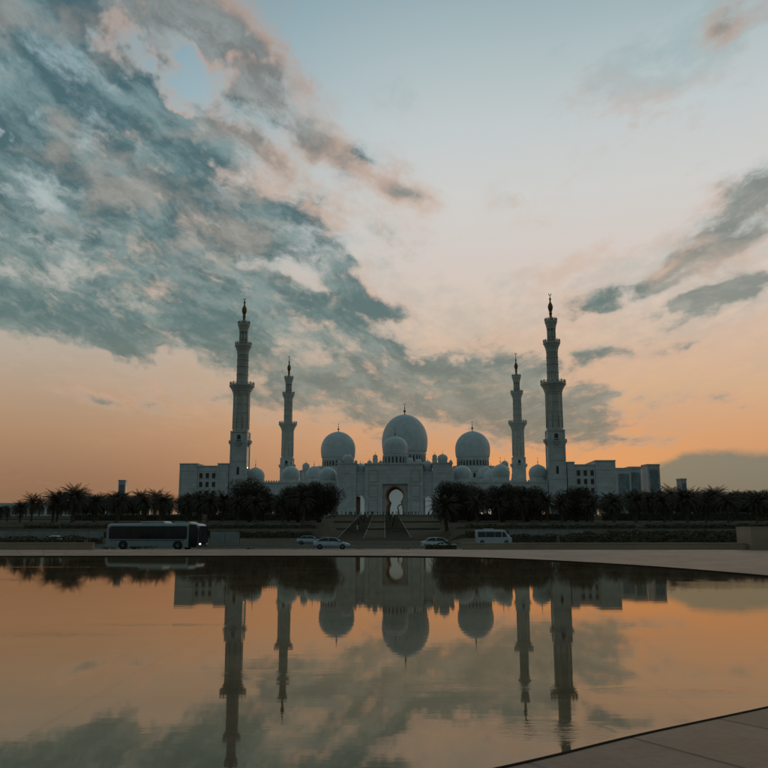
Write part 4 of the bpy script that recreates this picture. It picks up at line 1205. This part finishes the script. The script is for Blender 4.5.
def car(paint, label, loc, rz, L_=4.6, lit=False):
    """nose towards +x"""
    r = empty('car', loc, rz)
    h = L_ / 2
    def ring(x, zb, zt, w, shoulder=.06):
        return [(x, -w, zb + .12), (x, -w * .95, zb), (x, w * .95, zb), (x, w, zb + .12), (x, w, zt - shoulder * 1.5), (x, w * .93, zt - .02), (x, w * .55, zt + .015), (x, -w * .55, zt + .015), (x, -w * .93, zt - .02), (x, -w, zt - shoulder * 1.5)]
    b_ = MB()
    loft(b_, [ring(-h, .42, .80, .70), ring(-h + .12, .28, .95, .80), ring(-h + .5, .2, 1.0, .87), ring(-.9, .2, 1.0, .90), ring(.6, .2, .98, .90), ring(h - 1.25, .2, .93, .89), ring(h - .5, .2, .80, .86), ring(h - .12, .25, .68, .78), ring(h, .38, .58, .66)], True)
    body = b_.build('body', M[paint], r)
    gh = MB()
    loft(gh, [[(-h + .45, -.72, .98), (-h + .45, .72, .98), (-h + .62, .62, 1.0), (-h + .62, -.62, 1.0)],
              [(-h + .5, -.80, .97), (-h + .5, .80, .97), (-1.05, .60, 1.38), (-1.05, -.60, 1.38)],
              [(.2, -.82, .97), (.2, .82, .97), (.05, .62, 1.41), (.05, -.62, 1.41)],
              [(1.15, -.80, .95), (1.15, .80, .95), (.50, .60, 1.36), (.50, -.60, 1.36)],
              [(1.32, -.74, .93), (1.32, .74, .93), (1.26, .66, .95), (1.26, -.66, .95)]])
    gh.build('windows', M['pane'], r)
    rf = MB()
    loft(rf, [[(-1.25, -.60, 1.32), (-1.25, .60, 1.32), (-1.25, .56, 1.36), (-1.25, -.56, 1.36)], [(-1.0, -.63, 1.37), (-1.0, .63, 1.37), (-1.0, .56, 1.43), (-1.0, -.56, 1.43)],
              [(-.3, -.655, 1.40), (-.3, .655, 1.40), (-.3, .58, 1.47), (-.3, -.58, 1.47)], [(.3, -.63, 1.375), (.3, .63, 1.375), (.3, .56, 1.43), (.3, -.56, 1.43)], [(.52, -.60, 1.34), (.52, .60, 1.34), (.52, .56, 1.37), (.52, -.56, 1.37)]], False)
    rf.build('roof', M[paint], r)
    pl = MB()
    for s in (-1, 1):
        pl.tube([(-h + .5, s * .80, .98), (-1.15, s * .62, 1.37)], .05, 6)
        pl.tube([(-.35, s * .84, .98), (-.40, s * .655, 1.40)], .04, 6)
        pl.tube([(1.15, s * .81, .95), (.52, s * .61, 1.36)], .045, 6)
    pl.build('pillars', M[paint], r)
    for x in (-h + .88, h - .9):
        for s in (-1, 1): wheel(r, x, s * .80, .33, .33)
    for s in (-1, 1):
        MB().box(h - .16, h - .02, s * .62 - .14, s * .62 + .14, .56, .68).build('headlight', M['headlamp'] if lit else M['lens'], r, bevel=.03)
        MB().box(-h - .01, -h + .14, s * .62 - .15, s * .62 + .15, .72, .86).build('tail_light', M['tail'], r, bevel=.03)
        MB().box(.75, .95, s * .98 - .1, s * .98 + .1, .96, 1.09).build('mirror', M[paint], r, bevel=.04)
    MB().box(h - .06, h + .03, -.6, .6, .34, .5).build('bumper', M['black_trim'], r)
    return tag(r, label, 'car')
Z1, Z2 = -.59, -.63
car('paint_silver', 'silver saloon car side-on on the road between coach and white car', (-6.4, 103, Z1), .03, 4.5)
car('paint_white', 'white saloon car half hidden by the short hedge, nose to the right', (6.7, 104, Z1), .05, 4.3)
car('paint_white', 'small white car on the far road near the left hoarding, facing the plaza', (-55, 141, Z2 + .0), -1.45, 4.2)
car('paint_silver', 'silver car on the far road above the tail of the silver saloon', (-12.4, 141, Z2), .0, 4.4)

def coach():
    x0 = -27.2
    r = empty('coach', (x0, 101.0, Z1), -.26)
    h = 6.1; w = 1.27
    def ring(x, zb, zt, ww, c=.28):
        return [(x, -ww, zb), (x, ww, zb), (x, ww, zt - c), (x, ww - c * .35, zt - c * .3), (x, ww - c, zt), (x, -ww + c, zt), (x, -ww + c * .35, zt - c * .3), (x, -ww, zt - c)]
    b_ = MB()
    loft(b_, [ring(-h, .6, 2.7, w * .9), ring(-h + .12, .38, 2.95, w * .97), ring(-h + .45, .32, 3.08, w), ring(0, .32, 3.1, w), ring(h - 1.0, .32, 3.1, w), ring(h - .35, .32, 3.02, w * .98), ring(h, .4, 2.75, w * .92)])
    b_.build('body', M['bus_paint'], r)
    for s in (-1, 1):
        g_ = MB()
        Y0, Y1 = sorted((s * (w + .004), s * (w + .028)))
        P = [(-h + .45, 1.28), (h - 1.6, 1.28), (h - 1.45, 1.5), (h - 1.45, 2.62), (h - 1.7, 2.78), (-h + .7, 2.78), (-h + .42, 2.5)]
        g_.slab(P, [], Y0, Y1); g_.build('side_windows', M['pane'], r)
        for i in range(1, 7):
            xx = -h + .5 + i * 1.43
            MB().box(xx - .03, xx + .03, min(s * (w + .03), s * (w + .04)), max(s * (w + .03), s * (w + .04)), 1.3, 2.76).build('window_divider', M['black_trim'], r)
        MB().slab([(h - 1.2, .36), (h - .3, .36), (h - .06, .6), (h - .06, 2.6), (h - .3, 2.92), (h - 1.2, 2.98)], [], Y0, Y1).build('door' if s < 0 else 'cab_window', M['pane'], r)
        for xx in (-h + 2.4, h - 2.6):
            MB().slab([(xx - .62, .325), (xx + .62, .325), (xx + .6, .75), (xx + .35, 1.05), (xx - .35, 1.05), (xx - .6, .75)], [], min(s * (w + .002), s * (w + .012)), max(s * (w + .002), s * (w + .012))).build('wheel_arch', M['black_trim'], r)
            wheel(r, xx, s * (w - .1), .5, .5, .3)
        MB().box(h + .05, h + .22, s * 1.28 - .08, s * 1.28 + .08, 1.7, 2.3).build('mirror', M['black_trim'], r, bevel=.03)
        mb = MB(); mb.tube([(h - .1, s * 1.1, 2.75), (h + .2, s * 1.25, 2.7), (h + .15, s * 1.28, 2.3)], .03, 6); mb.build('mirror_arm', M['black_trim'], r)
        MB().box(h + .03, h + .09, s * .85 - .2, s * .85 + .2, .62, .82).build('headlight', M['headlamp'] if s < 0 else M['lens'], r, bevel=.02)
        MB().box(-h - .04, -h + .05, s * .95 - .12, s * .95 + .12, .9, 1.5).build('tail_light', M['tail'], r, bevel=.02)
        MB().box(-h + .6, h - 1.8, min(s * (w + .002), s * (w + .012)), max(s * (w + .002), s * (w + .012)), 1.08, 1.14).build('side_stripe', M['black_trim'], r)
    MB().slab([(-1.15, .62), (1.15, .62), (1.16, 2.45), (.95, 2.8), (-.95, 2.8), (-1.16, 2.45)], [], -.02, .03).build('windscreen', M['pane'], r, (h + .02, 0, 0), PI / 2)
    MB().box(h + .001, h + .06, -1.15, 1.15, .42, .6).build('bumper', M['black_trim'], r)
    q = MB()
    loft(q, [ring(-1.9, 3.05, 3.14, .85, .04), ring(-1.6, 3.05, 3.34, .9, .08), ring(1.2, 3.05, 3.36, .9, .08), ring(1.6, 3.05, 3.16, .85, .04)])
    q.build('roof_unit', M['bus_paint'], r)
    q = MB()
    loft(q, [ring(2.6, 3.05, 3.12, .85, .04), ring(2.9, 3.05, 3.30, .9, .08), ring(4.6, 3.05, 3.28, .9, .08), ring(5.0, 3.05, 3.12, .85, .04)])
    q.build('roof_unit', M['bus_paint'], r)
    return tag(r, 'pale grey coach with dark windows and one headlight on, at the left', 'bus')
coach()
def minibus():
    r = empty('minibus', (18.4, 142, Z2), PI)
    r.rotation_euler = (0, 0, 0)
    h, w = 3.0, .98
    def ring(x, zb, zt, ww, c=.2):
        return [(x, -ww, zb), (x, ww, zb), (x, ww, 1.1), (x, ww * .93, zt - c * .6), (x, ww * .8, zt), (x, -ww * .8, zt), (x, -ww * .93, zt - c * .6), (x, -ww, 1.1)]
    b_ = MB()
    loft(b_, [ring(-h, .45, 2.2, w * .95), ring(-h + .15, .3, 2.42, w), ring(1.3, .3, 2.45, w), ring(1.9, .3, 2.3, w), ring(2.35, .3, 1.75, w * .98), ring(2.7, .3, 1.22, w * .95), ring(h, .4, 1.12, w * .85)])
    b_.build('body', M['paint_white'], r)
    for s in (-1, 1):
        g_ = MB(); vs_ = []
        for xa, xb in ((-h + .3, -1.4), (-1.34, .1), (.16, 1.25)):
            g_.face([(xa, s * (w + .012), 1.2), (xb, s * (w + .012), 1.2), (xb, s * (w * .945 + .012), 2.08), (xa, s * (w * .945 + .012), 2.08)])
        g_.build('side_windows', M['pane'], r)
        g_ = MB(); g_.face([(1.38, s * (w + .012), 1.2), (2.2, s * (w + .012), 1.25), (1.85, s * (w * .95 + .012), 2.0), (1.38, s * (w * .945 + .012), 2.08)]); g_.build('cab_window', M['pane'], r)
        for xx in (-h + 1.0, h - .95): wheel(r, xx, s * (w - .08), .36, .36)
        MB().box(h - .08, h + .02, s * .66 - .14, s * .66 + .14, .75, .95).build('headlight', M['lens'], r, bevel=.02)
        MB().box(-h - .03, -h + .05, s * .82 - .08, s * .82 + .08, .9, 1.4).build('tail_light', M['tail'], r, bevel=.02)
    g_ = MB(); g_.face([(1.99, -.78, 2.24), (1.99, .78, 2.24), (2.42, .86, 1.70), (2.42, -.86, 1.70)]); g_.build('windscreen', M['pane'], r)
    MB().box(-1.6, 0, -.5, .5, 2.46, 2.6).build('roof_unit', M['paint_white'], r, bevel=.05)
    return tag(r, 'white high-roofed minibus on the far road right of the centre', 'minibus')
minibus()

# ------------------------------------------------------------------ street lamps on the roads
def lamp(x, y, z, H, label):
    r = empty('street_lamp', (x, y, z))
    p = MB(); p.lathe([(.16, 0), (.14, .5), (.09, .6), (.05, H)], 10); p.build('pole', M['steel'], r)
    a = MB(); a.tube([(0, 0, H - .1), (0, -.5, H + .15), (0, -1.1, H + .2)], .04, 6); a.build('arm', M['steel'], r)
    MB().box(-.12, .12, -1.7, -1.1, H + .14, H + .24).build('lamp_head', M['steel'], r, bevel=.03)
    return tag(r, label, 'street lamp', 'street lamps beside the roads')
lamp(-57.5, 149.5, -.7, 3.4, 'short dark lamp post in front of the left hoarding')
lamp(24.8, 149.5, -.7, 3.4, 'short dark lamp post in front of the right hoarding')
lamp(32.6, 149.5, -.7, 3.6, 'short dark lamp post at the right end of the right hoarding')

# ------------------------------------------------------------------ people on the top of the steps and on the flights
def body_mesh(pose):
    """one continuous figure grown over a skeleton, 1.72 m tall; walks towards -y"""
    st, sw, bend = pose
    J = {'pelvis': ((0, 0, .93), .135), 'waist': ((0, 0, 1.08), .12), 'chest': ((0, 0, 1.30), .145), 'neck': ((0, 0, 1.47), .055), 'head0': ((0, -.01, 1.54), .075), 'head1': ((0, -.015, 1.64), .095), 'head2': ((0, 0, 1.71), .06)}
    E_ = [('pelvis', 'waist'), ('waist', 'chest'), ('chest', 'neck'), ('neck', 'head0'), ('head0', 'head1'), ('head1', 'head2')]
    for s, nm in ((-1, 'l'), (1, 'r')):
        f = st * s
        J['hip' + nm] = ((s * .095, 0, .90), .09); J['knee' + nm] = ((s * .10, -f * .45 - abs(st) * .12, .49), .06); J['ank' + nm] = ((s * .10, -f + (.12 if f < 0 else 0), .09 + (.06 if f < 0 else 0)), .04); J['toe' + nm] = ((s * .12, -f - .17 + (.1 if f < 0 else 0), .035), .032)
        E_ += [('pelvis', 'hip' + nm), ('hip' + nm, 'knee' + nm), ('knee' + nm, 'ank' + nm), ('ank' + nm, 'toe' + nm)]
        J['sho' + nm] = ((s * .19, 0, 1.40), .06); J['elb' + nm] = ((s * .25, sw * s, 1.14), .042); J['wri' + nm] = ((s * .25, sw * s * 1.6 - bend, .92 + bend * .6), .030); J['hand' + nm] = ((s * .245, sw * s * 1.7 - bend * 1.3 - .02, .80 + bend), .03)
        E_ += [('chest', 'sho' + nm), ('sho' + nm, 'elb' + nm), ('elb' + nm, 'wri' + nm), ('wri' + nm, 'hand' + nm)]
    keys = list(J); me = bpy.data.meshes.new('person')
    me.from_pydata([J[k_][0] for k_ in keys], [(keys.index(a), keys.index(b2)) for a, b2 in E_], [])
    o = bpy.data.objects.new('person', me); COL.objects.link(o)
    o.modifiers.new('skin', 'SKIN')
    for k_, v in zip(keys, me.skin_vertices[0].data): v.radius = (J[k_][1], J[k_][1] * (.8 if k_ in ('chest', 'waist', 'pelvis') else 1))
    me.skin_vertices[0].data[0].use_root = True
    sb = o.modifiers.new('sub', 'SUBSURF'); sb.levels = 1; sb.render_levels = 1
    dg = bpy.context.evaluated_depsgraph_get()
    m2 = bpy.data.meshes.new_from_object(o.evaluated_get(dg))
    bpy.data.objects.remove(o); bpy.data.meshes.remove(me)
    m2.name = 'person'
    return m2
bodies = [body_mesh(p) for p in ((.0, .0, .0), (.22, .14, .03), (-.2, -.12, .02), (.06, .05, .16))]
for b_ in bodies: b_.materials.clear(); b_.materials.append(M['skin'])
def clothes(kind, st):
    mb = MB()
    if kind == 'robe':
        mb.lathe([(.30, .06), (.27, .4), (.20, .9), (.19, 1.1), (.215, 1.3), (.20, 1.42), (.09, 1.49), (.06, 1.5)], 14, sy=.78)
        for s in (-1, 1): mb.tube([(s * .19, 0, 1.41), (s * .255, .01, 1.14), (s * .265, -.02, .93)], [.075, .06, .07], 8)
    else:
        mb.lathe([(.17, .84), (.165, 1.0), (.16, 1.1), (.195, 1.3), (.19, 1.41), (.09, 1.48), (.065, 1.49)], 14, sy=.80)
        for s in (-1, 1): mb.tube([(s * .19, 0, 1.41), (s * .25, .0, 1.16)], [.075, .065], 8)
    return mb
cl_mesh = {}
def person(x, y, z, i, top_mt, kind, rz, label, pants='cloth_dark'):
    pose = i % 4
    o = bpy.data.objects.new('person', bodies[pose]); COL.objects.link(o)
    o.location = (x, y, z); o.rotation_euler = (0, 0, rz); s = rnd.uniform(.93, 1.04); o.scale = (s, s, s)
    c = clothes(kind, 0).build('robe' if kind == 'robe' else 'shirt', M[top_mt], o)
    if kind != 'robe':
        st = (.0, .22, -.2, .06)[pose]
        q = MB()
        for sx in (-1, 1):
            f = st * sx
            q.tube([(sx * .07, 0, .95), (sx * .095, 0, .88), (sx * .10, -f * .45 - abs(st) * .12, .49), (sx * .10, -f + (.12 if f < 0 else 0), .14 + (.06 if f < 0 else 0))], [.12, .115, .085, .07], 10)
        q.build('trousers', M[pants], o)
    hh = MB(); hh.lathe([(.06, 1.56), (.102, 1.60), (.108, 1.66), (.085, 1.72), (.03, 1.75)], 12, (0, .022)); hh.build('hair' if kind != 'robe' or top_mt != 'cloth_dark' else 'headscarf', M['cloth_dark'], o)
    return tag(o, label, 'person', 'people in front of the mosque')
WHO = [('cloth_dark', 'shirt', 'dark shirt and trousers'), ('cloth_dark', 'robe', 'long black robe'), ('cloth_white', 'robe', 'long white robe'), ('cloth_blue', 'shirt', 'blue shirt and dark trousers'), ('cloth_red', 'shirt', 'rust red shirt and dark trousers'), ('cloth_dark', 'shirt', 'dark shirt and trousers')]
spots = [332, 335, 336.5, 343, 347, 353, 354.5, 358, 362.5, 369, 372.5, 382, 386, 390.5, 391.5, 395, 406, 411, 415.5, 421, 427, 431, 338, 341, 345, 349, 351, 356, 361, 364, 367, 371, 374, 377, 380, 384, 388, 393, 397, 400, 403, 409, 413, 418, 424, 429, 434]
spots.sort()
for i, p in enumerate(spots):
    a, k_, txt = WHO[(i * 5 + (i // 3)) % 6]
    D = rnd.uniform(374, 384)
    x = (p + rnd.uniform(-1, 1) - 384) / 830 * D
    person(x, D, ground_z(x, D) - .02 if D < 385 else PZ, i, a, k_, rnd.uniform(0, 6.28), txt[0].upper() * 0 + txt + ', ' + ordinal(i) + ' from left in the top row')
for i, (cx, y) in enumerate(((-7.9, 352), (-6.6, 338), (-7.4, 318), (-8.2, 300), (-6.9, 281), (-7.8, 262), (2.3, 356), (3.6, 345), (2.7, 331), (3.9, 315), (2.1, 297), (3.2, 276), (2.6, 250), (-7.3, 232))):
    u = (y - 190) / 176; n = 62
    z = -.3 + .05 + 8.3 * (int(u * n) + 1) / n
    a, k_, txt = WHO[(i * 7 + 1) % 6]
    person(cx, 190 + 176 * (int(u * n) + .5) / n, z, i + 1, a, k_, PI * (i % 2), txt + ', ' + ordinal(i if i < 6 else (i - 6 if i < 13 else 6)) + ' from the top on the ' + ('left' if cx < 0 else 'right') + ' flight of steps')
